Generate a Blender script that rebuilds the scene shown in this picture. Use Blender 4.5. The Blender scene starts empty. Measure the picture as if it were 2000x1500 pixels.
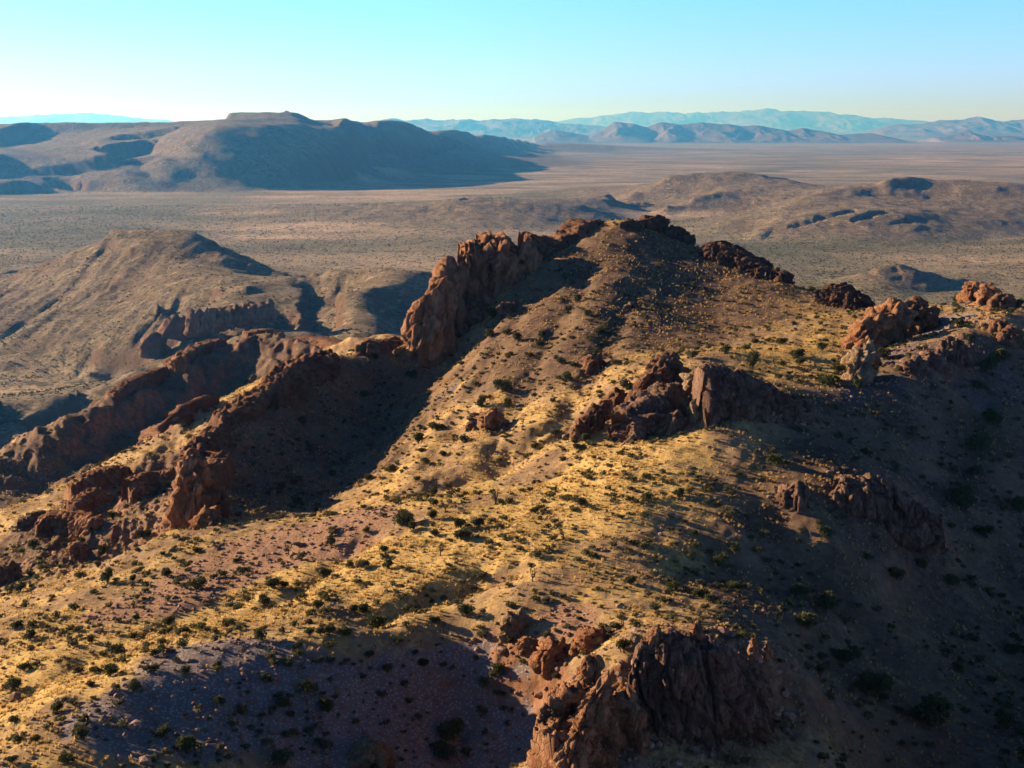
import bpy, bmesh, math, random
import numpy as np
from mathutils import Vector, Matrix

R = math.radians
SC = bpy.context.scene
COL = SC.collection

# ------------------------------------------------------------------ camera, light, exposure
CAM_Z = 250.0            # the drone hovers 250 m above the valley floor
F = 2414.0               # focal length in pixels of the 2000 px wide photograph
PITCH = R(11.6)
cam_data = bpy.data.cameras.new('camera')
cam_data.sensor_width = 36.0
cam_data.lens = 36.0 * F / 2000.0
cam_data.clip_start = 1.0
cam_data.clip_end = 400000.0
cam = bpy.data.objects.new('camera', cam_data)
cam.location = (0, 0, CAM_Z)
cam.rotation_euler = (R(90) - PITCH, 0, 0)
COL.objects.link(cam)
SC.camera = cam

SUN_EL = R(15.5)
SUN_AZ = R(-68)          # measured from +Y (view direction) towards +X: the sun stands to the left, a touch ahead
world = bpy.data.worlds.new('World')
SC.world = world
world.use_nodes = True
wn = world.node_tree
wn.nodes.clear()
w_out = wn.nodes.new('ShaderNodeOutputWorld')
w_bg = wn.nodes.new('ShaderNodeBackground')
w_sky = wn.nodes.new('ShaderNodeTexSky')
w_sky.sky_type = 'NISHITA'
w_sky.sun_disc = False
w_sky.sun_elevation = SUN_EL
w_sky.sun_rotation = SUN_AZ
w_sky.altitude = 1200
w_sky.air_density = 1.0
w_sky.dust_density = 0.2
w_sky.ozone_density = 1.0
w_bg.inputs['Strength'].default_value = 0.05
w_mul = wn.nodes.new('ShaderNodeMix')
w_mul.data_type = 'RGBA'
w_mul.blend_type = 'MULTIPLY'
w_mul.inputs[0].default_value = 1.0
w_co = wn.nodes.new('ShaderNodeTexCoord')
w_sep = wn.nodes.new('ShaderNodeSeparateXYZ')
w_tint = wn.nodes.new('ShaderNodeValToRGB')      # clear desert air: pale at the horizon, turquoise higher up, deep blue overhead
w_el = w_tint.color_ramp.elements
w_el[0].position = 0.0; w_el[0].color = (0.52, 0.78, 4.0, 1)
w_el[1].position = 0.12; w_el[1].color = (0.57, 1.2, 1.8, 1)
for pos_, col_ in ((0.045, (0.64, 0.98, 2.8, 1)), (0.26, (0.30, 0.40, 0.76, 1)), (1.0, (0.25, 0.26, 0.50, 1))):
    e = w_el.new(pos_); e.color = col_
wn.links.new(w_co.outputs['Generated'], w_sep.inputs[0])
wn.links.new(w_sep.outputs['Z'], w_tint.inputs[0])
wn.links.new(w_sky.outputs[0], w_mul.inputs[6])
wn.links.new(w_tint.outputs[0], w_mul.inputs[7])
wn.links.new(w_mul.outputs[2], w_bg.inputs['Color'])
wn.links.new(w_bg.outputs[0], w_out.inputs['Surface'])

sun_data = bpy.data.lights.new('sun', 'SUN')
sun_data.energy = 5.0
sun_data.angle = R(0.5)
sun_data.color = (1.0, 0.765, 0.55)
sun = bpy.data.objects.new('sun', sun_data)
sd = Vector((math.sin(SUN_AZ) * math.cos(SUN_EL), math.cos(SUN_AZ) * math.cos(SUN_EL), math.sin(SUN_EL)))
sun.rotation_euler = sd.to_track_quat('Z', 'Y').to_euler()
sun.location = (-200, 100, 400)
COL.objects.link(sun)

SC.view_settings.view_transform = 'Standard'
SC.view_settings.look = 'None'
SC.view_settings.exposure = 1.62
SC.view_settings.gamma = 1.0
SC.view_settings.use_curve_mapping = False
SC.render.engine = 'CYCLES'
SC.cycles.use_denoising = True
SC.cycles.max_bounces = 4
SC.cycles.diffuse_bounces = 2
SC.cycles.glossy_bounces = 1
SC.cycles.transmission_bounces = 1
SC.cycles.transparent_max_bounces = 4
SC.cycles.volume_bounces = 0

# ------------------------------------------------------------------ helpers
def tag(o, label=None, cat=None, group=None, kind=None):
    if label: o['label'] = label
    if cat: o['category'] = cat
    if group: o['group'] = group
    if kind: o['kind'] = kind
    return o

CT, ST = math.cos(PITCH), math.sin(PITCH)
def pix_u(px, py):
    """tangent of the azimuth of a photo pixel"""
    return (px - 1000.0) / F / (CT + (750.0 - py) / F * ST)
def pix_t(py):
    """drop below eye level per metre of distance, for a photo row"""
    d = (750.0 - py) / F
    return (ST - d * CT) / (CT + d * ST)

def _hash(ix, iy, seed):
    h = (ix.astype(np.uint32) * np.uint32(374761393) + iy.astype(np.uint32) * np.uint32(668265263)
         + np.uint32((seed * 2246822519) & 0xffffffff))
    h = (h ^ (h >> np.uint32(13))) * np.uint32(1274126177)
    return h ^ (h >> np.uint32(16))

def noise2(x, y, seed=0):
    """gradient noise, about -1..1"""
    xf, yf = np.floor(x), np.floor(y)
    ix, iy = xf.astype(np.int64), yf.astype(np.int64)
    fx, fy = (x - xf).astype(np.float32), (y - yf).astype(np.float32)
    def g(dx, dy):
        a = _hash((ix + dx) & 0xffffffff, (iy + dy) & 0xffffffff, seed).astype(np.float32) * np.float32(2 * math.pi / 4294967296.0)
        return np.cos(a) * (fx - dx) + np.sin(a) * (fy - dy)
    sx = fx * fx * fx * (fx * (fx * 6 - 15) + 10)
    sy = fy * fy * fy * (fy * (fy * 6 - 15) + 10)
    a = g(0, 0); b = g(1, 0); c = g(0, 1); d = g(1, 1)
    ab = a + sx * (b - a)
    cd = c + sx * (d - c)
    return (ab + sy * (cd - ab)) * 1.45

def fbm(x, y, octv=4, seed=0, gain=0.5, lac=2.03):
    s = 0; a = 1.0; n = 0
    for k in range(octv):
        s = s + a * noise2(x, y, seed + 17 * k)
        n += a; a *= gain
        x = x * lac + 13.7; y = y * lac - 7.3
    return s / n

def ridged(x, y, octv=3, seed=0, gain=0.5, lac=2.1):
    s = 0; a = 1.0; n = 0
    for k in range(octv):
        s = s + a * (1 - np.abs(noise2(x, y, seed + 31 * k)) * 1.6)
        n += a; a *= gain
        x = x * lac + 5.1; y = y * lac + 9.2
    return s / n

def smooth(x, a, b):
    t = np.clip((x - a) / (b - a), 0, 1)
    return t * t * (3 - 2 * t)

def densify(line, step):
    """line of (px, py, Y) or ('w', px_azimuth, Y, drop) control points -> array of (u, v, drop)"""
    pts = []
    for p in line:
        if p[0] == 'w':
            pts.append((pix_u(p[1], 750), math.log(p[2]), p[3]))
        else:
            pts.append((pix_u(p[0], p[1]), math.log(p[2]), p[2] * pix_t(p[1])))
    out = [pts[0]]
    for a, b in zip(pts[:-1], pts[1:]):
        d = math.hypot(a[0] - b[0], a[1] - b[1])
        n = max(1, int(d / step))
        for k in range(1, n + 1):
            f = k / n
            out.append(tuple(a[i] + (b[i] - a[i]) * f for i in range(3)))
    return out

def rbf_grid(lines, step, us, vs, smoothing):
    pts = []
    for ln in lines:
        pts += densify(ln, step)
    P = np.array(pts)
    key = np.round(P[:, :2] / (step * 0.12)).astype(int)
    _, idx = np.unique(key, axis=0, return_index=True)
    P = P[np.sort(idx)]
    X = P[:, :2]; d = P[:, 2]
    n = len(P)
    D = np.sqrt(((X[:, None] - X[None]) ** 2).sum(-1))
    A = np.zeros((n + 3, n + 3))
    A[:n, :n] = D - smoothing * np.eye(n)
    A[:n, n] = 1; A[n, :n] = 1
    A[:n, n + 1:] = X; A[n + 1:, :n] = X.T
    sol = np.linalg.solve(A, np.concatenate([d, np.zeros(3)]))
    G = np.stack(np.meshgrid(us, vs), -1).reshape(-1, 2)
    out = np.empty(len(G))
    for s in range(0, len(G), 20000):
        g = G[s:s + 20000]
        dd = np.sqrt(((g[:, None] - X[None]) ** 2).sum(-1))
        out[s:s + 20000] = dd @ sol[:n] + sol[n] + g @ sol[n + 1:]
    return out.reshape(len(vs), len(us))

def cubic_matrix(coarse, fine):
    """Catmull-Rom resampling matrix from an even coarse axis to a fine axis"""
    n = len(coarse)
    t = (fine - coarse[0]) / (coarse[1] - coarse[0])
    i = np.clip(np.floor(t).astype(int), 0, n - 2)
    f = t - i
    M = np.zeros((len(fine), n))
    w = [-0.5 * f + f * f - 0.5 * f ** 3, 1 - 2.5 * f * f + 1.5 * f ** 3,
         0.5 * f + 2 * f * f - 1.5 * f ** 3, -0.5 * f * f + 0.5 * f ** 3]
    r = np.arange(len(fine))
    for k in range(4):
        np.add.at(M, (r, np.clip(i + k - 1, 0, n - 1)), w[k])
    return M

def mesh_from_arrays(name, co, quads=None, tris=None):
    me = bpy.data.meshes.new(name)
    co = np.ascontiguousarray(co, dtype=np.float32)
    me.vertices.add(len(co))
    me.vertices.foreach_set('co', co.ravel())
    faces = quads if quads is not None else tris
    k = 4 if quads is not None else 3
    me.loops.add(faces.size)
    me.loops.foreach_set('vertex_index', np.ascontiguousarray(faces, dtype=np.int32).ravel())
    me.polygons.add(len(faces))
    me.polygons.foreach_set('loop_start', np.arange(0, faces.size, k, dtype=np.int32))
    me.polygons.foreach_set('loop_total', np.full(len(faces), k, dtype=np.int32))
    me.update(calc_edges=True)
    return me

def set_color(me, name, arr):
    a = me.attributes.new(name, 'FLOAT_COLOR', 'POINT')
    a.data.foreach_set('color', np.ascontiguousarray(arr, dtype=np.float32).ravel())

def link(name, me, mat=None, parent=None):
    o = bpy.data.objects.new(name, me)
    COL.objects.link(o)
    if mat and not me.materials: me.materials.append(mat)
    if parent: o.parent = parent
    return o

class G:
    """tiny node-tree builder"""
    def __init__(s, name):
        s.m = bpy.data.materials.new(name); s.m.use_nodes = True
        s.t = s.m.node_tree; s.t.nodes.clear()
        s.out = s.n('ShaderNodeOutputMaterial'); s.b = s.n('ShaderNodeBsdfPrincipled')
        s.b.inputs['Roughness'].default_value = 0.95
        s.b.inputs['Specular IOR Level'].default_value = 0.05
        s.l(s.b.outputs[0], s.out.inputs['Surface'])
    def n(s, t, **kw):
        x = s.t.nodes.new(t)
        for k, v in kw.items(): setattr(x, k, v)
        return x
    def l(s, a, b): s.t.links.new(a, b)
    def val(s, sock, v):
        if hasattr(v, 'is_output') or isinstance(v, bpy.types.NodeSocket): s.l(v, sock)
        else: sock.default_value = v
    def pos(s):
        if not hasattr(s, '_p'): s._p = s.n('ShaderNodeNewGeometry').outputs['Position']
        return s._p
    def objco(s):
        return s.n('ShaderNodeTexCoord').outputs['Object']
    def scale(s, v, xyz):
        m = s.n('ShaderNodeMapping'); m.inputs['Scale'].default_value = xyz; s.l(v, m.inputs['Vector']); return m.outputs[0]
    def noise(s, scale, detail=4, rough=0.55, vec=None, dist=0.0):
        x = s.n('ShaderNodeTexNoise'); x.inputs['Scale'].default_value = scale
        x.inputs['Detail'].default_value = detail; x.inputs['Roughness'].default_value = rough
        x.inputs['Distortion'].default_value = dist
        s.l(vec if vec is not None else s.pos(), x.inputs['Vector']); return x.outputs['Fac']
    def voro(s, scale, vec=None, feature='F1', rand=1.0):
        x = s.n('ShaderNodeTexVoronoi'); x.feature = feature; x.inputs['Scale'].default_value = scale
        x.inputs['Randomness'].default_value = rand
        s.l(vec if vec is not None else s.pos(), x.inputs['Vector']); return x.outputs['Distance']
    def ramp(s, f, a, b, va=0.0, vb=1.0):
        x = s.n('ShaderNodeMapRange'); x.interpolation_type = 'SMOOTHSTEP'
        s.val(x.inputs['Value'], f); x.inputs[1].default_value = a; x.inputs[2].default_value = b
        x.inputs[3].default_value = va; x.inputs[4].default_value = vb; return x.outputs[0]
    def math(s, op, a, b=0.0):
        x = s.n('ShaderNodeMath'); x.operation = op; s.val(x.inputs[0], a); s.val(x.inputs[1], b); return x.outputs[0]
    def mix(s, f, a, b, mode='MIX'):
        x = s.n('ShaderNodeMix'); x.data_type = 'RGBA'; x.blend_type = mode
        s.val(x.inputs[0], f)
        for sock, v in ((x.inputs[6], a), (x.inputs[7], b)):
            if isinstance(v, tuple): sock.default_value = (v[0], v[1], v[2], 1)
            else: s.l(v, sock)
        return x.outputs[2]
    def attr(s, name):
        x = s.n('ShaderNodeAttribute'); x.attribute_name = name
        sp = s.n('ShaderNodeSeparateColor'); s.l(x.outputs['Color'], sp.inputs[0])
        return sp.outputs[0], sp.outputs[1], sp.outputs[2], x.outputs['Alpha']
    def color(s, c): s.val(s.b.inputs['Base Color'], c if not isinstance(c, tuple) else (c[0], c[1], c[2], 1)); return s
    def bump(s, h, strength=0.5, dist=0.1):
        x = s.n('ShaderNodeBump'); x.inputs['Strength'].default_value = strength; x.inputs['Distance'].default_value = dist
        s.l(h, x.inputs['Height']); s.l(x.outputs[0], s.b.inputs['Normal']); return s
# ------------------------------------------------------------------ near mountain: surveyed points (photo column, photo row, distance)
NEAR = [
    # main spur crest, from the lower left to the crags and on to the right-hand crest
    [(0, 1500, 98), (150, 1405, 108), (300, 1302, 120), (450, 1262, 127), (650, 1240, 132), (880, 1205, 140), (1000, 1150, 142), (1160, 1132, 144),
     (1260, 1090, 150), (1340, 1030, 161), (1410, 950, 174), (1430, 880, 184), (1440, 810, 196), (1450, 765, 204), (1550, 772, 208), (1620, 778, 212), (1700, 748, 220),
     (1780, 712, 228), (1850, 680, 236), (1885, 655, 242), (1950, 615, 255), (2010, 604, 262), (2150, 590, 270), (2350, 570, 280)],
    # sunny west flank of the main spur
    [(1300, 880, 187), (1200, 900, 187), (1100, 940, 186), (1000, 960, 188)],
    [(1250, 1000, 163), (1100, 1010, 167), (950, 1010, 172), (780, 1010, 179)],
    [(1050, 1090, 151), (900, 1090, 157), (780, 1080, 163), (600, 1080, 171), (400, 1080, 177)],
    [(900, 1150, 148), (700, 1180, 147), (500, 1190, 148), (300, 1200, 147), (100, 1200, 150), (0, 1220, 149)],
    [(480, 1225, 138), (300, 1258, 133), (150, 1330, 124), (0, 1400, 116)],
    # upper rim of that flank: a low spur that hides the gully behind
    [(340, 1035, 191), (500, 1020, 189), (640, 1003, 191), (700, 985, 194), (780, 962, 197), (900, 930, 203), (980, 900, 207), (1060, 862, 213), (1120, 845, 216)],
    # red crags on the spur: base and back
    [(1130, 850, 205), (1230, 850, 200), (1320, 840, 195), (1400, 835, 192)],
    [(1180, 790, 222), (1250, 740, 228), (1330, 700, 238), (1420, 690, 242)],
    # slope of the camera side of the knoll and the ravine below
    [(200, 1500, 99), (300, 1420, 110)],
    [(600, 1310, 124), (600, 1400, 119), (600, 1500, 112.5)],
    [(880, 1280, 134.5), (890, 1360, 131.5), (900, 1440, 127), (900, 1500, 121)],
    [(1010, 1200, 137), (1030, 1280, 131), (1040, 1380, 126), (1050, 1500, 117)],
    # ground behind and before the dark fin at the bottom
    [(1180, 1195, 134), (1280, 1190, 134), (1420, 1190, 137), (1560, 1200, 142)],
    [(1150, 1280, 118), (1230, 1240, 120), (1370, 1240, 122), (1500, 1275, 122), (1580, 1320, 122)],
    [(1100, 1440, 107), (1250, 1440, 108), (1400, 1430, 112), (1520, 1420, 116)],
    [(1100, 1560, 98), (1300, 1540, 101), (1450, 1500, 107), (1600, 1480, 112)],
    # shaded east bowl
    [(1550, 960, 170), (1650, 935, 178), (1750, 950, 184), (1840, 1000, 180)],
    [(1620, 1060, 161), (1730, 1060, 166), (1850, 1070, 171)],
    [(1450, 1000, 166), (1400, 1080, 155), (1330, 1130, 148)],
    [(1500, 1100, 156), (1550, 1200, 144), (1600, 1300, 136)],
    [(1540, 840, 196), (1540, 900, 184)],
    [(1650, 860, 200), (1750, 830, 208), (1850, 800, 217), (1950, 760, 228), (2050, 720, 240)],
    [(1900, 900, 204), (1900, 1000, 190), (1880, 1120, 172), (1820, 1240, 154), (1760, 1340, 139), (1720, 1450, 125), (1700, 1520, 118)],
    [(2010, 800, 224), (2010, 950, 204), (2010, 1100, 186), (2010, 1250, 165), (2000, 1400, 142), (1980, 1500, 126)],
    [(2250, 700, 250), (2250, 900, 215), (2250, 1150, 180), (2250, 1400, 140)],
    # sunny bowl behind the crest
    [(1480, 735, 228), (1560, 745, 224), (1620, 752, 224), (1670, 735, 229), (1720, 715, 236)],
    [(1470, 690, 256), (1560, 690, 245), (1640, 690, 247), (1720, 680, 255), (1800, 655, 262)],
    [(1470, 640, 287), (1560, 640, 280), (1640, 640, 276), (1700, 640, 280)],
    [(1790, 630, 275), (1840, 600, 290), (1890, 585, 300), (1950, 580, 302), (2010, 600, 295)],
    # summit hill: skyline
    [(1120, 462, 374), (1190, 440, 384), (1230, 437, 384), (1280, 444, 380), (1330, 470, 372), (1400, 492, 362), (1460, 520, 350), (1540, 552, 335), (1620, 582, 322), (1690, 606, 310)],
    # summit hill: face
    [(1200, 500, 348), (1200, 550, 325), (1200, 600, 300), (1200, 650, 277), (1200, 700, 256), (1190, 750, 238), (1160, 800, 223)],
    [(1300, 500, 355), (1300, 550, 337), (1300, 600, 312), (1300, 650, 283), (1330, 690, 260)],
    [(1400, 550, 339), (1400, 600, 318), (1400, 650, 288)],
    [(1520, 580, 322), (1520, 610, 305)],
    [(1080, 560, 334), (1060, 620, 304), (1040, 680, 280), (1020, 740, 260), (1000, 800, 243), (990, 850, 228)],
    [(1000, 600, 325), (960, 650, 304), (920, 710, 286), (880, 780, 268), (860, 830, 252), (830, 880, 237), (800, 920, 224)],
    [(950, 880, 224), (1000, 872, 224), (1060, 840, 222)],
    # foot of the cliffs
    [(795, 680, 326), (860, 640, 334), (930, 592, 344), (1000, 548, 352), (1060, 504, 360), (1120, 470, 370)],
    # drop behind the summit hill
    [('w', 780, 380, 92), ('w', 900, 400, 92), ('w', 1000, 420, 86), ('w', 1100, 440, 78), ('w', 1200, 450, 72), ('w', 1350, 450, 78), ('w', 1500, 430, 88), ('w', 1650, 400, 92), ('w', 1800, 380, 84), ('w', 2000, 360, 80), ('w', 2200, 360, 80)],
    # dark gully
    [(872, 737, 318), (830, 770, 305), (780, 810, 292), (740, 860, 274), (700, 910, 255), (660, 960, 234), (625, 1006, 213)],
    [('w', 520, 206, 68.5), ('w', 420, 204, 71), ('w', 300, 200, 72.5), ('w', 180, 197, 73.5)],
    # left ridge with red crags: crest
    [(795, 678, 326), (740, 688, 318), (655, 690, 308), (605, 735, 292), (548, 770, 280), (482, 805, 268), (425, 850, 252), (392, 900, 236), (362, 960, 219), (342, 1034, 200)],
    # its shaded flank
    [(720, 780, 305), (640, 850, 276), (580, 880, 258), (530, 920, 243), (480, 960, 228), (450, 1000, 214)],
    # its sunny flank
    [(600, 700, 312), (540, 728, 302), (470, 768, 290), (400, 800, 282), (320, 845, 272), (260, 890, 262), (200, 935, 254), (100, 965, 251), (0, 1002, 247)],
    [(330, 900, 255), (250, 950, 243), (150, 1000, 232), (50, 1040, 222)],
    [(300, 1000, 217), (200, 1050, 208), (100, 1085, 202), (0, 1120, 196)],
    [(300, 1060, 190), (180, 1100, 186), (60, 1140, 182)],
    # hidden valley between the left ridge and the far left spur
    [('w', 660, 375, 84), ('w', 560, 385, 97), ('w', 450, 392, 109), ('w', 330, 385, 115), ('w', 200, 370, 118), ('w', 60, 350, 121), ('w', -150, 330, 122)],
    # far left spur: crest
    [(655, 690, 510), (600, 668, 570), (525, 655, 600), (440, 672, 578), (342, 716, 540), (265, 756, 502), (180, 800, 462), (100, 852, 432), (0, 908, 412), (-150, 960, 400)],
    # its face
    [(560, 690, 555), (500, 722, 552), (450, 760, 535), (400, 800, 492), (330, 850, 456), (250, 890, 432)],
    [(350, 770, 512), (250, 820, 468), (150, 870, 433), (50, 920, 408), (0, 950, 396)],
    # pale hump behind the saddle
    [(670, 662, 470), (720, 655, 480), (790, 668, 450)],
    [(700, 680, 380), (760, 685, 350)],
    # everything behind falls to the valley floor
    [('w', -300, 560, 205), ('w', 0, 560, 200), ('w', 150, 640, 200), ('w', 300, 720, 200), ('w', 450, 760, 195), ('w', 600, 740, 185), ('w', 700, 660, 160), ('w', 800, 600, 140), ('w', 1000, 600, 140), ('w', 1200, 600, 140), ('w', 1500, 600, 140), ('w', 1800, 560, 140), ('w', 2100, 560, 140), ('w', 2400, 560, 140)],
    [('w', -400, 820, 255), ('w', 0, 820, 255), ('w', 300, 820, 255), ('w', 600, 820, 255), ('w', 900, 820, 255), ('w', 1200, 820, 255), ('w', 1500, 820, 255), ('w', 1800, 820, 255), ('w', 2100, 820, 255), ('w', 2400, 820, 255)],
    # beyond the frame on the left and towards the camera
    [('w', -350, 110, 62), ('w', -350, 150, 72), ('w', -350, 200, 88), ('w', -350, 260, 100), ('w', -350, 350, 125), ('w', -350, 450, 155)],
    [('w', -100, 90, 56), ('w', 200, 84, 58), ('w', 600, 84, 62), ('w', 1000, 84, 64), ('w', 1400, 84, 62), ('w', 1800, 84, 66), ('w', 2200, 84, 66)],
]
NU, NV = 820, 780
U0, U1 = -0.72, 0.72
V0, V1 = math.log(72.0), math.log(860.0)
us = np.concatenate([np.linspace(U0, -0.44, 60)[:-1], np.linspace(-0.44, 0.44, NU - 118), np.linspace(0.44, U1, 60)[1:]]); vs = np.linspace(V0, V1, NV)
cu = np.linspace(U0 - 0.01, U1 + 0.01, 236); cv = np.linspace(V0 - 0.02, V1 + 0.02, 300)
coarse = rbf_grid(NEAR, 0.03, cu, cv, 0.004)
drop = cubic_matrix(cv, vs) @ coarse @ cubic_matrix(cu, us).T
UU, VV = np.meshgrid(us, vs)
YY = np.exp(VV); XX = UU * YY
base_z = CAM_Z - drop

# soft-edged patches on the ground, placed by (photo column, row, distance, radius in metres)
def at(px, py, Y):
    return pix_u(px, py) * Y, Y, CAM_Z - Y * pix_t(py)
def patches(specs, X, Y):
    m = np.zeros_like(X)
    for px, py, d, r in specs:
        x, y, _ = at(px, py, d)
        m = np.maximum(m, 1 - smooth(np.hypot(X - x, (Y - y)), r * 0.55, r))
    return m

CRAG = [(620, 705, 300, 9), (560, 760, 283, 10), (490, 800, 269, 9), (430, 850, 252, 9), (395, 900, 236, 9), (365, 960, 219, 9), (345, 1010, 204, 8),
        (300, 960, 225, 9), (180, 960, 235, 12), (120, 1010, 222, 10), (250, 1020, 208, 8), (30, 1110, 197, 9), (110, 1075, 200, 7), (150, 1085, 188, 6),
        (390, 785, 285, 6), (310, 830, 274, 7), (340, 716, 540, 14), (440, 672, 578, 14), (265, 756, 502, 12), (525, 655, 600, 14), (600, 668, 570, 12),
        (1250, 800, 208, 9), (1300, 760, 215, 9), (1360, 780, 208, 8), (1160, 820, 212, 8), (1200, 790, 218, 7), (1420, 770, 204, 9), (1490, 790, 203, 9), (1530, 800, 202, 8),
        (1690, 690, 244, 7), (1740, 640, 268, 8), (1850, 680, 236, 9), (1800, 705, 230, 8), (1930, 575, 300, 8), (1900, 640, 255, 8),
        (1640, 580, 318, 9), (1400, 490, 362, 9), (1450, 515, 351, 8), (1320, 462, 374, 8), (1280, 442, 380, 6),
        (1300, 1240, 120, 6), (1400, 1240, 121, 6), (1480, 1265, 121, 5), (1250, 1330, 113, 6), (1350, 1340, 114, 7), (1450, 1340, 117, 7), (1150, 1340, 112, 5), (1150, 1440, 107, 7), (1300, 1440, 109, 7),
        (1680, 960, 180, 7), (1760, 980, 181, 7), (1820, 1000, 180, 6), (1545, 960, 171, 4), (1075, 1270, 127, 3), (1000, 1215, 133, 3), (1150, 1240, 122, 3),
        (950, 830, 236, 5), (1150, 705, 256, 5), (930, 560, 348, 12), (1000, 530, 356, 12), (860, 600, 338, 12), (1080, 480, 365, 9)]
PINK = [(640, 1060, 176, 12), (560, 1070, 175, 13), (480, 1085, 172, 12), (420, 1120, 165, 11), (330, 1170, 155, 9), (250, 1200, 149, 8), (700, 1030, 182, 8), (960, 1280, 133, 5), (1030, 1340, 124, 5), (1100, 1200, 134, 5)]
PALE = [(400, 1300, 122, 9), (500, 1330, 120, 12), (620, 1380, 119, 12), (750, 1400, 121, 12), (350, 1400, 112, 10), (250, 1430, 108, 8), (1000, 1440, 122, 8), (900, 1330, 131, 7), (960, 1380, 127, 7), (480, 1270, 126, 6), (820, 1330, 127, 9),
        (1700, 740, 222, 9), (1770, 690, 240, 10), (1640, 770, 214, 6), (1820, 640, 268, 12), (1900, 600, 292, 10), (1900, 720, 232, 12), (960, 820, 240, 5), (870, 740, 280, 4)]
GOLD = [(1200, 950, 180, 16), (1100, 1000, 168, 16), (950, 1050, 164, 14), (850, 960, 192, 12), (800, 1130, 152, 12), (500, 1180, 150, 12), (620, 1140, 158, 14), (300, 1240, 138, 12), (100, 1300, 130, 14), (1250, 900, 187, 12), (150, 1240, 144, 10),
        (1560, 710, 238, 14), (1500, 680, 250, 14), (1620, 730, 230, 10), (1660, 660, 265, 12), (0, 1380, 118, 10), (600, 700, 312, 9), (470, 768, 290, 9), (540, 728, 302, 9)]
crag = patches(CRAG, XX, YY)
dist_n = np.clip(1.0, 0, 1)
big = fbm(XX / 26, YY / 26, 4, 3)
# slope of the smooth surface (for cliffs and rubble)
gy = np.gradient(base_z, axis=0) / np.gradient(YY, axis=0)
gx = np.gradient(base_z, axis=1) / np.gradient(XX, axis=1)
slope0 = np.hypot(gx, gy)
cragm = np.clip(crag * (0.75 + 0.6 * big) , 0, 1)
zn = base_z + 1.3 * big * smooth(YY, 90, 200) + 0.4 * fbm(XX / 5.2, YY / 5.2, 3, 11) + 0.10 * fbm(XX / 1.3, YY / 1.3, 3, 21)
# fall-line rills
wx = XX + 4 * noise2(XX / 20, YY / 20, 5); wy = YY + 4 * noise2(XX / 20, YY / 20, 6)
rill = ridged((wx * 0.75 + wy * 0.66) / 9.0, (wx * 0.66 - wy * 0.75) / 34.0, 2, 41)
zn += (rill - 0.5) * 0.9 * (1 - cragm) * smooth(slope0, 0.1, 0.4)
# ribs and ledges on the far left spur and on the rocky flank of the left ridge
spur = smooth(YY, 370, 425) * (1 - smooth(YY, 640, 720)) * (1 - smooth(XX, -70, -30))
zn += spur * (5.5 * (ridged((XX + 0.35 * YY) / 20, (YY - 0.35 * XX) / 46, 3, 131, 0.55) - 0.62) + 1.6 * (ridged(XX / 7, YY / 9, 3, 133) - 0.6))
flank = patches([(250, 960, 236, 26), (330, 900, 250, 20), (130, 1010, 222, 26), (50, 1070, 204, 20), (420, 810, 275, 16), (200, 1040, 208, 16)], XX, YY)
zn += flank * (2.0 * (ridged((XX + 0.4 * YY) / 9, (YY - 0.4 * XX) / 22, 3, 137, 0.55) - 0.6) + 0.7 * (ridged(XX / 3, YY / 3.6, 3, 139) - 0.6))
gul = patches([(700, 860, 270, 30), (620, 930, 245, 26), (560, 960, 228, 16)], XX, YY)
zn += gul * (1.6 * (ridged((XX - 0.3 * YY) / 9, (YY + 0.3 * XX) / 20, 3, 141, 0.55) - 0.6))
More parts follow.
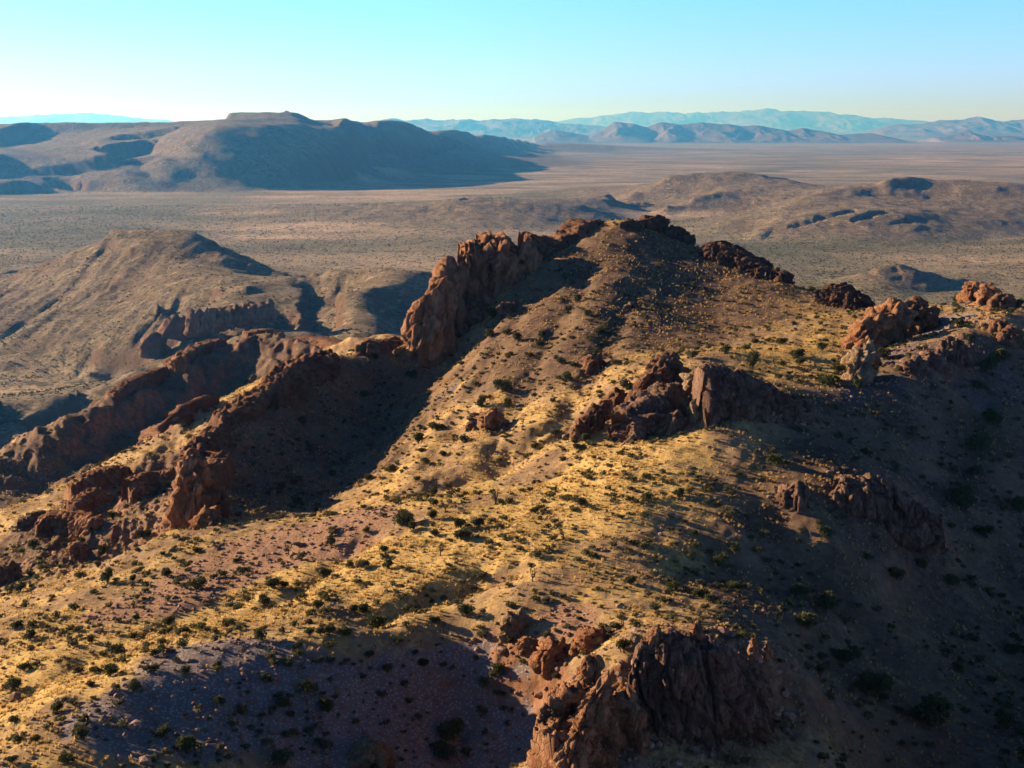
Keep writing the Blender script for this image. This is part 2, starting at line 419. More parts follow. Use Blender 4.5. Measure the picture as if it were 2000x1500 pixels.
# gullies cut into the slopes
def carve(z, line, depth, width):
    P = [at(*p) for p in line]
    best = np.full(z.shape, 1e9)
    wob = 2.2 * noise2(XX / 9, YY / 9, 97) + 0.8 * noise2(XX / 3, YY / 3, 98)
    for a, b in zip(P[:-1], P[1:]):
        dx, dy = b[0] - a[0], b[1] - a[1]; l2 = dx * dx + dy * dy
        t = np.clip(((XX - a[0]) * dx + (YY - a[1]) * dy) / l2, 0, 1)
        best = np.minimum(best, np.hypot(XX - a[0] - t * dx, YY - a[1] - t * dy))
    return z - depth * np.exp(-((best + wob) / width) ** 2)
for line, depth, width in (
        ([(1150, 530, 338), (1120, 590, 310), (1075, 650, 287), (1030, 740, 258), (985, 830, 234), (960, 880, 222)], 1.3, 3.0),
        ([(1240, 560, 322), (1200, 640, 284), (1160, 720, 252), (1120, 790, 230), (1070, 845, 217)], 1.5, 3.2),
        ([(1050, 580, 328), (990, 660, 300), (930, 760, 268), (890, 850, 243), (840, 920, 222)], 1.0, 2.8),
        ([(960, 640, 312), (900, 720, 284), (850, 800, 262), (800, 860, 248)], 0.6, 2.8),
        ([(1140, 838, 220), (1060, 858, 218), (980, 905, 212), (900, 945, 206), (800, 975, 201), (700, 1000, 198)], 4.2, 6.5),
        ([(1010, 1110, 150), (930, 1160, 149), (860, 1195, 147), (720, 1236, 140)], 1.7, 3.0),
        ([(520, 1150, 159), (440, 1200, 150), (330, 1240, 143), (180, 1290, 133), (0, 1360, 122)], 0.9, 3.0),
        ([(720, 1070, 172), (600, 1140, 158), (500, 1215, 145)], 0.9, 2.5),
        ([(480, 705, 560), (430, 745, 535), (380, 800, 490), (310, 850, 455), (240, 900, 425)], 6.0, 8.0),
        ([(590, 690, 545), (520, 745, 535), (450, 800, 490)], 5.0, 8.0),
        ([(300, 790, 490), (230, 840, 458), (150, 890, 425), (60, 930, 400)], 5.0, 7.0),
        ([(420, 830, 262), (330, 900, 250), (220, 980, 233), (120, 1050, 212)], 2.2, 4.0),
        ([(480, 800, 280), (380, 860, 268), (280, 930, 250)], 1.6, 4.0),
        ([(1500, 1000, 165), (1600, 1100, 156), (1680, 1220, 146)], 2.0, 4.0),
        ([(1900, 780, 224), (1860, 900, 202), (1830, 1040, 178), (1790, 1180, 160)], 2.4, 5.0)):
    zn = carve(zn, line, depth, width)
# craggy rock: sharp blocky ridges
cr = 1.5 * ridged(XX / 6.5, YY / 6.5, 4, 51, 0.55) - 0.7 + 0.8 * ridged(XX / 1.9, YY / 2.3, 2, 61) - 0.4
cr = cr + 0.5 * np.floor(cr * 2.0 + 0.5 * noise2(XX / 3, YY / 3, 9)) / 2.0
zn += cragm * cr * 0.55
EDGE = smooth(VV, math.log(640), math.log(820))
Z_NEAR = zn

def ground(x, y):
    """height of the near mountain at a world point (bilinear)"""
    x = np.asarray(x, float); y = np.asarray(y, float)
    fu = np.clip(np.interp(x / y, us, np.arange(NU)), 0, NU - 1.001)
    fv = np.clip((np.log(y) - V0) / (V1 - V0) * (NV - 1), 0, NV - 1.001)
    i = fu.astype(int); j = fv.astype(int); a = fu - i; b = fv - j
    Z = Z_NEAR
    return (Z[j, i] * (1 - a) + Z[j, i + 1] * a) * (1 - b) + (Z[j + 1, i] * (1 - a) + Z[j + 1, i + 1] * a) * b
def sight(px, py, ymin=84.0):
    """first point of the near mountain on the line of sight of a photo pixel"""
    u = pix_u(px, py); t = pix_t(py)
    ys = np.exp(np.linspace(max(V0, math.log(ymin)), V1, 2400))
    dz = (CAM_Z - ys * t) - ground(ys * u, ys)
    k = np.argmax(dz < 0)
    if dz[k] >= 0:                      # grazes the skyline: take the closest approach
        k = np.argmin(dz[ys < 480])
    y = ys[k]
    return np.array((u * y, y, float(ground(u * y, y))))

# masks for the material
gyn = np.gradient(zn, axis=0) / np.gradient(YY, axis=0)
gxn = np.gradient(zn, axis=1) / np.gradient(XX, axis=1)
slope = np.hypot(gxn, gyn)
rock = np.clip(np.maximum(smooth(cragm, 0.25, 0.7) * smooth(slope, 0.35, 0.9), smooth(slope, 0.95, 1.4)), 0, 1)
n1 = fbm(XX / 9, YY / 9, 4, 71)
pink = np.clip(patches(PINK, XX, YY) * 1.1 + 0.5 * n1 - 0.15, 0, 1)
pale = np.clip(patches(PALE, XX, YY) * 1.0 + 0.5 * n1 - 0.15, 0, 1)
gold = np.clip(patches(GOLD, XX, YY) * 0.75 + 0.35 + 0.7 * n1, 0, 1) * (1 - pink * 0.85) * (1 - pale * 0.6) * (1 - rock)
BROWN_SHADE = [(1250, 520, 345, 34), (1350, 560, 335, 34), (1150, 560, 325, 30), (1280, 640, 290, 30), (1180, 650, 280, 24), (1400, 620, 305, 24), (1050, 620, 305, 26), (1100, 700, 262, 18), (1450, 570, 330, 24), (1000, 720, 270, 16), (950, 680, 290, 14),
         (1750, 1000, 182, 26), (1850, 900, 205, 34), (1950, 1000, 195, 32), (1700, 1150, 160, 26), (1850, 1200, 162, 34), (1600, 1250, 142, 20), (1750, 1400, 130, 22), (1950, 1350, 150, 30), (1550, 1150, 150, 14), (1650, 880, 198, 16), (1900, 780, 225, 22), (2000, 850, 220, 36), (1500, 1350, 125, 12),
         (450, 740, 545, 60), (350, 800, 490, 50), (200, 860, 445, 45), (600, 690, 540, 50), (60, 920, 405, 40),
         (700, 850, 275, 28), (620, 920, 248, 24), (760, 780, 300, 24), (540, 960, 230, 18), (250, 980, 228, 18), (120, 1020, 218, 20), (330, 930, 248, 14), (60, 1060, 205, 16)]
brown = np.clip(patches(BROWN_SHADE, XX, YY) * (0.8 + 0.5 * n1), 0, 1)  # brown scrub and rock, plus shade painted in on the dim slopes
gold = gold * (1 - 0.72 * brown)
MASK = np.stack([rock, gold, pink, pale], -1)

def set_tone(me, tone):
    a = me.attributes.new('tone', 'FLOAT', 'POINT'); a.data.foreach_set('value', np.ascontiguousarray(tone, np.float32))
def grid_quads(nv, nu):
    idx = np.arange(nv * nu).reshape(nv, nu)
    return np.stack([idx[:-1, :-1], idx[:-1, 1:], idx[1:, 1:], idx[1:, :-1]], -1).reshape(-1, 4)
def sub_mesh(name, co, quads, mask, mat, smooth_shade=True, tone=None):
    used = np.zeros(len(co), bool); used[quads.ravel()] = True
    remap = np.cumsum(used) - 1
    me = mesh_from_arrays(name, co[used], quads=remap[quads])
    set_color(me, 'mask', mask[used])
    if tone is not None: set_tone(me, tone[used])
    if smooth_shade: me.polygons.foreach_set('use_smooth', np.ones(len(quads), bool))
    me.materials.append(mat)
    return me

# ------------------------------------------------------------------ materials for the ground
g = G('desert_slope')
rk, gd, pk, pl = g.attr('mask')
n_f = g.noise(0.9, 6, 0.65); n_c = g.noise(0.12, 4, 0.6); n_v = g.voro(1.6)
soil = g.mix(g.ramp(n_c, 0.35, 0.65), (0.165, 0.108, 0.06), (0.255, 0.175, 0.092))
soil = g.mix(g.ramp(n_f, 0.45, 0.75), soil, (0.30, 0.215, 0.115))
pebb = g.ramp(g.voro(2.6), 0.1, 0.5)
pinkc = g.mix(pebb, (0.37, 0.235, 0.145), (0.24, 0.145, 0.085))
palec = g.mix(pebb, (0.31, 0.265, 0.235), (0.155, 0.128, 0.115))
edge = g.math('ADD', g.math('MULTIPLY', g.noise(0.45, 7, 0.75), 1.1), g.math('MULTIPLY', n_f, 0.5))
c = g.mix(g.ramp(g.math('ADD', pk, edge), 1.02, 1.55), soil, pinkc)
c = g.mix(g.ramp(g.math('ADD', pl, edge), 1.0, 1.4), c, palec)
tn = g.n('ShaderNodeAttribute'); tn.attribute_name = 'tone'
shade_soil = g.mix(g.ramp(n_f, 0.35, 0.65), (0.050, 0.033, 0.025), (0.105, 0.070, 0.048))  # soil colour darkened to deepen the shade on east slope and summit face
c = g.mix(g.math('MULTIPLY', tn.outputs['Fac'], g.ramp(g.noise(0.35, 6, 0.7), 0.3, 0.5, 0.55, 1.0)), c, shade_soil)
grass = g.mix(g.ramp(g.noise(1.7, 4, 0.6), 0.4, 0.65), (0.45, 0.315, 0.11), (0.31, 0.21, 0.078))
gm = g.ramp(g.math('ADD', g.math('MULTIPLY', gd, 0.75), g.math('MULTIPLY', g.noise(0.75, 6, 0.7), 0.9)), 0.62, 0.92)
c = g.mix(gm, c, grass)
rn = g.noise(0.5, 6, 0.6)
rockc = g.mix(g.ramp(rn, 0.35, 0.65), (0.13, 0.06, 0.032), (0.24, 0.13, 0.07))
rockc = g.mix(g.ramp(g.noise(1.1, 5, 0.7), 0.55, 0.75), rockc, (0.14, 0.12, 0.055))
c = g.mix(rk, c, rockc)
g.color(c)
g.bump(g.noise(2.2, 8, 0.75), 0.9, 0.22)
M_SLOPE = g.m
co = np.stack([XX, YY, zn], -1).reshape(-1, 3)
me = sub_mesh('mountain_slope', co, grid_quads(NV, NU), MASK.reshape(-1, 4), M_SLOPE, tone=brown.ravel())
near_obj = link('mountain', me)
tag(near_obj, 'near desert mountain with dry golden grass, gullies and spurs rising to a rounded summit', 'mountain', kind='structure')
# ------------------------------------------------------------------ valley floor, butte, low hills and mesa
PLAIN = 250.0
BUTTE = [
    [(60, 505, 1790), (130, 480, 1760), (185, 460, 1740), (215, 450, 1730), (300, 448, 1730), (380, 450, 1720), (430, 460, 1700), (470, 480, 1675), (500, 495, 1655), (540, 512, 1630), (605, 527, 1600)],
    [(190, 462, 1690), (300, 462, 1670), (400, 466, 1650)],
    [(190, 485, 1640), (250, 480, 1610), (320, 490, 1580), (380, 500, 1560), (440, 505, 1550)],
    [(100, 540, 1600), (200, 550, 1500), (300, 560, 1410), (370, 580, 1330)],
    [(0, 540, 1720), (0, 600, 1500), (0, 660, 1390), (0, 712, 1290)],
    [(120, 600, 1440), (110, 660, 1340), (90, 712, 1285)],
    [(250, 610, 1330), (200, 670, 1270), (170, 722, 1240)],
    [(340, 610, 1260), (300, 670, 1200), (250, 735, 1180)],
    [(460, 530, 1480), (520, 540, 1480), (580, 545, 1500)],
    [(420, 560, 1350), (480, 560, 1330), (540, 560, 1360)],
    # column cliff
    [(370, 600, 1165), (420, 600, 1150), (480, 588, 1165), (525, 582, 1190)],
    [(365, 642, 1130), (420, 645, 1110), (480, 632, 1122), (530, 612, 1150)],
    [(350, 680, 1080), (450, 680, 1040), (540, 660, 1060), (620, 655, 1070)],
    # dark hill beside it
    [(605, 527, 1500), (640, 524, 1440), (700, 523, 1400), (745, 520, 1390), (800, 526, 1380), (860, 530, 1380), (950, 560, 1360), (1050, 620, 1340)],
    [(600, 560, 1360), (590, 600, 1250), (580, 640, 1130)],
    [(650, 570, 1240), (660, 620, 1130), (680, 660, 1050)],
    [(730, 560, 1260), (740, 610, 1150), (750, 660, 1050)],
    [(800, 580, 1250), (820, 620, 1170)],
    [('w', 620, 1650, 205), ('w', 700, 1600, 220), ('w', 800, 1600, 235)],
    [('w', 120, 1950, 200), ('w', 250, 1950, 200), ('w', 400, 1930, 205), ('w', 520, 1850, 220)],
    # spurs with shade on the valley floor, lower left
    [(130, 792, 1010), (200, 815, 990), (90, 815, 985)],
    [(-40, 798, 960), (20, 830, 930), (60, 850, 910)],
    # dark rocks far left
    [(-40, 536, 1950), (40, 538, 1940), (100, 545, 1900)],
]
def ring(pts, base=PLAIN):
    """points of a foot line that lie on the valley floor"""
    return [(px, py, base / pix_t(py)) for px, py in pts]
HILLS = [
    # long low hill in the middle
    [(800, 430, 3350), (860, 400, 3500), (920, 386, 3650), (1000, 388, 3650), (1080, 395, 3600), (1150, 400, 3550)],
    [(780, 440, 3200), (900, 430, 3230), (1000, 430, 3200)],
    ring([(700, 470), (800, 475), (900, 470), (1000, 462), (1150, 448), (1260, 425), (1280, 405)]),
    [('w', 760, 4500, 250), ('w', 900, 4700, 250), ('w', 1100, 4700, 250)],
    # hill right of it
    [(1225, 372, 4300), (1290, 345, 4450), (1350, 336, 4550), (1430, 333, 4600), (1500, 342, 4500), (1560, 352, 4400), (1620, 366, 4300)],
    [(1260, 376, 4080), (1275, 388, 3960)],
    [(1205, 374, 4080), (1215, 389, 3940)],
    [(1300, 390, 3850), (1400, 375, 4000), (1500, 375, 4050)],
    ring([(1180, 395), (1270, 412), (1380, 425), (1450, 418)]),
    [('w', 1200, 5600, 250), ('w', 1400, 5700, 250), ('w', 1600, 5500, 250)],
    # hill with rock bands at the right
    [(1440, 440, 3080), (1520, 400, 3450), (1600, 372, 3750), (1690, 364, 3760), (1725, 352, 3800), (1778, 346, 3830), (1850, 357, 3790), (1950, 366, 3720), (2100, 376, 3680)],
    [(1735, 383, 3690), (1820, 388, 3650), (1950, 394, 3560), (2100, 400, 3540)],
    [(1690, 388, 3560), (1800, 396, 3500), (1950, 402, 3440)],
    [(1500, 430, 3050), (1560, 418, 3080), (1640, 414, 3080), (1720, 413, 3080), (1800, 420, 3080)],
    [(1480, 448, 2950), (1560, 440, 2960), (1640, 440, 2930), (1720, 432, 2960), (1800, 440, 2940)],
    [(1850, 415, 3240), (1950, 430, 3140)],
    ring([(1400, 460), (1500, 468), (1600, 475), (1700, 478), (1800, 478), (1900, 470), (2050, 455)]),
    [('w', 1650, 4800, 250), ('w', 1800, 5000, 250), ('w', 2000, 5000, 250)],
    # small cone hill
    [(1680, 536, 2000), (1715, 517, 2040), (1748, 506, 2060), (1785, 516, 2055), (1830, 528, 2050), (1880, 538, 2045), (1915, 544, 2040)],
    ring([(1640, 570), (1700, 585), (1780, 580), (1850, 565), (1920, 553)]),
    [('w', 1700, 2300, 250), ('w', 1800, 2350, 250)],
]
MESA = [
    # brink of the dark scarp
    [(285, 292, 5550), (360, 290, 5650), (395, 262, 5800), (415, 247, 5950), (500, 242, 6150), (600, 239, 6500), (640, 238, 6700), (685, 236, 7250), (700, 247, 7400), (735, 248, 7900), (755, 242, 8100), (822, 242, 9000), (840, 250, 9400), (870, 255, 10000), (910, 251, 11000), (940, 257, 11800), (990, 263, 13300), (1040, 271, 14800), (1100, 282, 16500), (1150, 290, 17000)],
    # middle of the scarp
    [(330, 320, 5350), (420, 290, 5650), (520, 272, 5900), (640, 268, 6450), (760, 268, 7700), (880, 271, 9600), (980, 277, 12200)],
    [(300, 345, 5250), (400, 330, 5380), (520, 318, 5580), (640, 306, 6100), (760, 296, 7200), (880, 290, 9000), (1000, 288, 12500)],
    # foot of the scarp
    ring([(130, 371), (230, 376), (330, 376), (440, 376), (540, 373), (650, 360), (720, 347), (800, 333), (900, 316), (1000, 302), (1080, 292), (1170, 282)]),
    # plateau and its benches on the left
    [(-250, 246, 7400), (0, 243, 7200), (60, 240, 7000), (180, 240, 6900), (330, 241, 6600), (400, 236, 6500)],
    [(-250, 266, 6800), (0, 266, 6600), (150, 264, 6400), (300, 256, 6250)],
    [(-250, 282, 6200), (0, 282, 6100), (120, 276, 6150), (270, 272, 6050), (370, 268, 5850)],
    [(250, 288, 5750), (330, 286, 5720)],
    [(-250, 312, 5600), (0, 308, 5600), (120, 305, 5650), (250, 296, 5600)],
    [(-100, 330, 5350), (10, 343, 5250), (70, 320, 5420), (150, 317, 5420), (240, 312, 5450)],
    [(20, 342, 5250), (90, 330, 5320), (170, 330, 5320), (230, 335, 5280)],
    [(-250, 350, 5200), (-50, 345, 5230), (60, 352, 5190), (130, 372, 5100)],
    ring([(-250, 385), (-50, 382), (60, 378)]),
    [('w', -300, 8300, 20), ('w', 0, 8100, 10), ('w', 200, 7900, 0), ('w', 330, 7600, -5), ('w', 400, 7600, -10), ('w', 430, 8200, -10), ('w', 600, 8600, -10), ('w', 660, 8500, 0), ('w', 720, 9700, 20), ('w', 780, 10300, 40), ('w', 900, 13000, 90), ('w', 1050, 17500, 190)],
    [(425, 235, 7000), (432, 235, 7500)], [(612, 233, 7500), (640, 236, 7800)],
    [('w', -300, 11000, 130), ('w', 200, 11000, 130), ('w', 600, 11500, 130), ('w', 760, 13500, 170)],
]
FLOOR = [ring([(-300, 740), (-100, 735), (0, 725), (100, 730), (220, 745), (330, 760)]),
         [('w', -300, 900, 250), ('w', 200, 900, 250), ('w', 600, 900, 248), ('w', 900, 900, 248), ('w', 1200, 900, 250), ('w', 1500, 900, 250), ('w', 1800, 900, 250), ('w', 2200, 900, 250)],
         [('w', -300, 620, 252), ('w', 200, 620, 252), ('w', 900, 620, 252), ('w', 1500, 620, 252), ('w', 2200, 620, 252)],
         [('w', 1000, 1500, 248), ('w', 1200, 1500, 250), ('w', 1500, 1500, 250), ('w', 1800, 1500, 250), ('w', 2200, 1500, 250)],
         ring([(-300, 480), (0, 470), (60, 470), (150, 440), (400, 430), (560, 480), (640, 512), (760, 505), (900, 500), (1000, 480), (1300, 480), (1400, 500), (1600, 500), (1750, 480), (2000, 480), (2200, 480)]),
         ring([(1000, 540), (1300, 540), (1500, 540), (2000, 560), (2200, 560)]),
         ring([(-300, 420), (0, 410), (200, 400), (400, 395), (600, 395), (760, 380), (900, 370), (1050, 370), (1160, 365)]),
         ring([(1100, 330), (1250, 322), (1450, 320), (1700, 325), (1950, 330), (2200, 330)]),
         ring([(1200, 297), (1400, 300), (1700, 300), (2000, 300), (2300, 300)]),
         [('w', -300, 21000, 250), ('w', 200, 21000, 250), ('w', 600, 21000, 250), ('w', 1000, 21000, 250), ('w', 1500, 21000, 250), ('w', 2000, 21000, 250), ('w', 2400, 21000, 250)]]
MU, MV = 680, 700
MU0, MU1 = -0.52, 0.52
MV0, MV1 = math.log(640.0), math.log(20000.0)
mus = np.linspace(MU0, MU1, MU); mvs = np.linspace(MV0, MV1, MV)
ccu = np.linspace(MU0 - 0.01, MU1 + 0.01, 300); ccv = np.linspace(MV0 - 0.02, MV1 + 0.02, 400)
mc = rbf_grid(BUTTE + HILLS + MESA + FLOOR, 0.022, ccu, ccv, 0.0015)
md = cubic_matrix(ccv, mvs) @ mc @ cubic_matrix(ccu, mus).T
mUU, mVV = np.meshgrid(mus, mvs)
mY = np.exp(mVV); mX = mUU * mY
mz = PLAIN - md                       # height above the valley floor
relief = np.maximum(mz, 0)
def scarp(z, P, h, L, w, tip):
    """a cliff line: the ground on the left of the line P[0]->P[-1] drops by h and recovers over L metres"""
    pts = [at(*p) for p in P]
    best = np.full(z.shape, 1e9); sgn = np.zeros(z.shape); edge = np.zeros(z.shape)
    tot = sum(math.hypot(b[0] - a[0], b[1] - a[1]) for a, b in zip(pts[:-1], pts[1:])); run = 0.0
    for a, b in zip(pts[:-1], pts[1:]):
        dx, dy = b[0] - a[0], b[1] - a[1]; ln = math.hypot(dx, dy); dx /= ln; dy /= ln
        t = np.clip((mX - a[0]) * dx + (mY - a[1]) * dy, -tip, ln + tip)
        tc = np.clip(t, 0, ln)
        dist = np.hypot(mX - a[0] - tc * dx, mY - a[1] - tc * dy)
        side = (mX - a[0]) * -dy + (mY - a[1]) * dx
        tt = (t + run)
        m = dist < best
        best = np.where(m, dist, best); sgn = np.where(m, side, sgn)
        edge = np.where(m, smooth(tt, -tip, tip * 0.5) * (1 - smooth(tt, tot - tip * 0.5, tot + tip)), edge)
        run += ln
    s = np.where(sgn > 0, best, -best) + w * 1.2 * noise2(mX / (w * 5), mY / (w * 5), 77)
    prof = smooth(s, -w * 0.5, w * 0.5) * np.exp(-np.maximum(s, 0) / L) - 0.25 * np.exp(-np.abs(s) / (L * 0.7)) * (s <= 0) * smooth(-s, -w, w)
    return z - h * prof * edge
for P, h, L, w, tip in (
        ([(62, 246, 6950), (30, 254, 6750), (-60, 266, 6600)], 70, 700, 50, 100),
        ([(330, 246, 6400), (230, 252, 6300)], 30, 250, 40, 100),
        ([(285, 270, 6050), (205, 281, 5950)], 70, 500, 45, 80),
        ([(-5, 307, 5600), (-60, 325, 5400), (-90, 343, 5250)], 60, 450, 40, 80),
        ([(290, 299, 5600), (180, 306, 5560), (60, 313, 5500)], 35, 200, 25, 100),
        ([(160, 325, 5350), (140, 334, 5300)], 22, 150, 25, 50),
        ([(75, 351, 5190), (40, 362, 5120), (-40, 374, 5000)], 45, 300, 35, 70),
        ([(1203, 371, 4230), (1198, 390, 3900)], 11, 160, 30, 80),
        ([(1660, 415, 3090), (1600, 424, 3040), (1545, 440, 2960)], 4.5, 30, 12, 40),
        ([(1725, 415, 3090), (1690, 424, 3030), (1670, 436, 2980)], 4.5, 30, 12, 30),
        ([(1790, 425, 3030), (1750, 436, 2970)], 4, 30, 14, 30),
        ([(1500, 443, 2950), (1475, 452, 2900)], 3, 30, 14, 30),
        ([(1680, 470, 2720), (1640, 474, 2690)], 3, 30, 14, 30),
        ([(920, 383, 3700), (905, 386, 3600)], 5, 40, 16, 20),
        ([(130, 780, 1045), (95, 793, 1010), (75, 806, 985)], 11, 90, 14, 30),
        ([(-10, 795, 1010), (-40, 825, 930)], 14, 120, 14, 40),
        ([(30, 538, 1960), (-20, 545, 1900)], 14, 80, 12, 30),
        ([(300, 585, 1330), (260, 625, 1260)], 3, 60, 12, 30),
        ([(210, 625, 1300), (150, 665, 1260)], 3, 60, 12, 30)):
    mz = scarp(mz, P, h, L, w, tip)
mz = np.where(mz < 0, mz * 0.15, mz)
# saddles and knobs along the mesa's skyline
for px_, Y_, rx, ry, dz in ((715, 7600, 20, 900, -34), (845, 9500, 14, 1200, -22), (930, 11500, 14, 1800, -16), (965, 12500, 10, 1500, 12), (790, 8600, 30, 500, 10), (890, 10600, 14, 900, 12),
                            (640, 7150, 26, 450, -42), (610, 6950, 30, 420, -42), (560, 6800, 40, 330, -48), (500, 6700, 40, 330, -40), (668, 7500, 16, 500, 10)):
    du = (mUU - pix_u(px_, 245)) * F / rx; dv = (mY - Y_) / ry
    mz = mz + dz * np.exp(-(du ** 2 + dv ** 2))
# the flat cap block on the mesa and its small peak
cap_u = smooth(mUU, pix_u(438, 225), pix_u(450, 225)) * (1 - smooth(mUU, pix_u(560, 225), pix_u(615, 225)))
cap_v = smooth(mY, 7080, 7260) * (1 - smooth(mY, 7800, 8100))
cap_top = CAM_Z - 7260 * pix_t(219.5)
mz = np.maximum(mz, mz + (cap_top - mz) * cap_u * cap_v)
pk_d = np.hypot(mX - pix_u(560, 220) * 7600, (mY - 7600) * 0.5)
mz = np.maximum(mz, CAM_Z - 7600 * pix_t(213.5) - pk_d * 0.42)
# erosion ribs: run down towards the lower left on the butte, straight down the scarp on the mesa
def gx_gy(z, X, Y):
    return np.gradient(z, axis=1) / np.gradient(X, axis=1), np.gradient(z, axis=0) / np.gradient(Y, axis=0)
bx, by = gx_gy(mz, mX, mY)
mslope = np.hypot(bx, by)
is_butte = (mY < 2300)
wx = mX + 16 * noise2(mX / 120, mY / 160, 3); wy = mY + 40 * noise2(mX / 160, mY / 160, 4)
across = wx * 0.995 - wy * 0.08; along = wx * 0.08 + wy * 0.995
# ribs run along the fall line of the butte's lit flank
rib_b = ridged(across / 44.0, along / 420.0, 3, 7, 0.55)
rib_b = rib_b * is_butte
sx = mX * 0.62 + mY * 0.0
far_along = mX * 0.35 + mY * 0.94
rib_m = ridged(far_along / 230.0 + 0.35 * noise2(mX / 500, mY / 500, 9), (mX * 0.94 - mY * 0.35) / 2600.0, 3, 15, 0.5) * (mY > 4600)
st = smooth(mslope, 0.06, 0.3)
mz = mz + (rib_b - 0.62) * 7 * st * smooth(relief, 4, 30) + (rib_m - 0.6) * 22 * st * smooth(relief, 10, 80)
mz = mz + smooth(relief, 2, 25) * (0.012 * np.minimum(mY, 4000)) * fbm(mX / 150, mY / 150, 4, 23) * 0.18
mid_h = (mY > 2300) & (mY < 5000)
mz = mz + mid_h * smooth(relief, 3, 30) * (ridged(mX / 170, mY / 240, 4, 33, 0.58) - 0.6) * 6
# rock ledges on the hills: cliff steps
ledge = (mY < 5000) * smooth(mslope, 0.12, 0.35) * smooth(fbm(mX / 120, mY / 120, 3, 37), 0.0, 0.35)
stepn = mz / 11.0 + 0.8 * fbm(mX / 60, mY / 60, 2, 39)
mz = mz + ledge * 4.5 * (smooth(stepn - np.floor(stepn), 0.55, 0.8) - (stepn - np.floor(stepn)))
mz = mz + fbm(mX / 35, mY / 35, 3, 27) * np.where(mY < 5000, 1.2, 0) + 2.5 * fbm(mX / 300, mY / 300, 3, 29) * smooth(mY, 800, 2000)
b2x, b2y = gx_gy(mz, mX, mY)
ms2 = np.hypot(b2x, b2y)
hill_m = smooth(relief, 4, 22)
mrock = np.clip(smooth(ms2, 0.5, 0.95) * hill_m + 0.35 * ledge, 0, 1)
sand = np.clip(fbm(mX / 900, mY / 420, 4, 61) * 1.6 + 0.15, 0, 1) * (1 - hill_m)
sandpatch = patches([(900, 355, 6000, 1500), (780, 375, 5000, 700), (1050, 340, 7000, 1500), (1230, 405, 3750, 350), (1100, 330, 8200, 1500), (1900, 312, 10000, 1500), (1970, 306, 11500, 1500), (1650, 335, 7600, 700), (1250, 290, 17000, 2500), (560, 420, 3900, 350), (620, 455, 3100, 300)], mX, mY)
sand = np.clip(sand * 0.8 + sandpatch * np.clip(0.15 + 2.2 * fbm(mX / 420, mY / 190, 5, 62, 0.6), 0, 1.2), 0, 1) * (1 - 0.8 * hill_m)
green = np.clip(0.48 + 1.5 * fbm(mX / 700, mY / 500, 4, 63), 0, 1) * (1 - hill_m * 0.6)
MMASK = np.stack([mrock, sand, green, hill_m], -1)

g = G('valley_ground')
rk, sa, gr, hl = g.attr('mask')
nf = g.noise(0.08, 6, 0.7); nc = g.noise(0.008, 5, 0.6)
base = g.mix(g.ramp(nc, 0.35, 0.65), (0.19, 0.158, 0.095), (0.27, 0.22, 0.132))
base = g.mix(gr, base, (0.12, 0.116, 0.06))
base = g.mix(sa, base, (0.46, 0.34, 0.22))
hillc = g.mix(g.ramp(g.noise(0.02, 6, 0.65), 0.38, 0.62), (0.14, 0.107, 0.066), (0.215, 0.168, 0.105))
base = g.mix(hl, base, hillc)
spots = g.math('MULTIPLY', g.ramp(g.voro(0.13), 0.5, 0.25), g.ramp(nf, 0.36, 0.56))
base = g.mix(g.math('MULTIPLY', spots, 0.85), base, (0.045, 0.05, 0.025))
spots2 = g.math('MULTIPLY', g.ramp(g.voro(0.04), 0.42, 0.2), g.ramp(g.noise(0.006, 4, 0.6), 0.38, 0.6))
base = g.mix(g.math('MULTIPLY', spots2, 0.85), base, (0.05, 0.052, 0.03))
lit = g.ramp(g.noise(0.05, 6, 0.8), 0.54, 0.66)  # paler tan specks scattered at random over the ground
base = g.mix(g.math('MULTIPLY', lit, 0.6), base, (0.44, 0.34, 0.19))  # lit holds the random paler tan specks
fine1 = g.math('MULTIPLY', g.ramp(g.voro(0.30), 0.42, 0.22), g.ramp(g.noise(0.03, 4, 0.6), 0.4, 0.6))
base = g.mix(g.math('MULTIPLY', fine1, 0.8), base, (0.05, 0.052, 0.03))
streak = g.ramp(g.noise(1.0, 5, 0.7, g.scale(g.pos(), (0.055, 0.009, 0.03))), 0.54, 0.66)
base = g.mix(g.math('MULTIPLY', g.math('MULTIPLY', streak, hl), 0.65), base, (0.075, 0.058, 0.04))
grain = g.noise(0.22, 3, 0.9)
base = g.mix(0.55, base, g.mix(g.ramp(grain, 0.36, 0.64), (0.45, 0.45, 0.45), (1.45, 1.45, 1.45)), 'MULTIPLY')
c = g.mix(rk, base, g.mix(nf, (0.07, 0.048, 0.034), (0.16, 0.1, 0.06)))
g.color(c)
g.bump(g.noise(0.12, 8, 0.8), 1.0, 3.0)
M_VALLEY = g.m
mco = np.stack([mX, mY, mz], -1).reshape(-1, 3)
mq = grid_quads(MV, MU)
fc_y = mY[:-1, :-1].ravel(); fc_u = mUU[:-1, :-1].ravel(); fc_r = relief[:-1, :-1].ravel()
own = np.zeros(len(mq), int)
def px_col(px): return (px - 1000) / F
own[(fc_r > 7) & (fc_y > 4600) & (fc_u < px_col(1180))] = 1                     # mesa
own[(fc_r > 7) & (fc_y > 950) & (fc_y < 2200) & (fc_u < px_col(600))] = 2            # butte
own[(fc_r > 7) & (fc_y > 950) & (fc_y < 1750) & (fc_u >= px_col(600)) & (fc_u < px_col(1150))] = 3
own[(fc_r > 7) & (fc_y > 2900) & (fc_y < 4600) & (fc_u > px_col(740)) & (fc_u < px_col(1185))] = 4
own[(fc_r > 7) & (fc_y > 3300) & (fc_y < 5600) & (fc_u >= px_col(1185)) & (fc_u < px_col(1640)) & (fc_y > 3300 + 0)] = 5
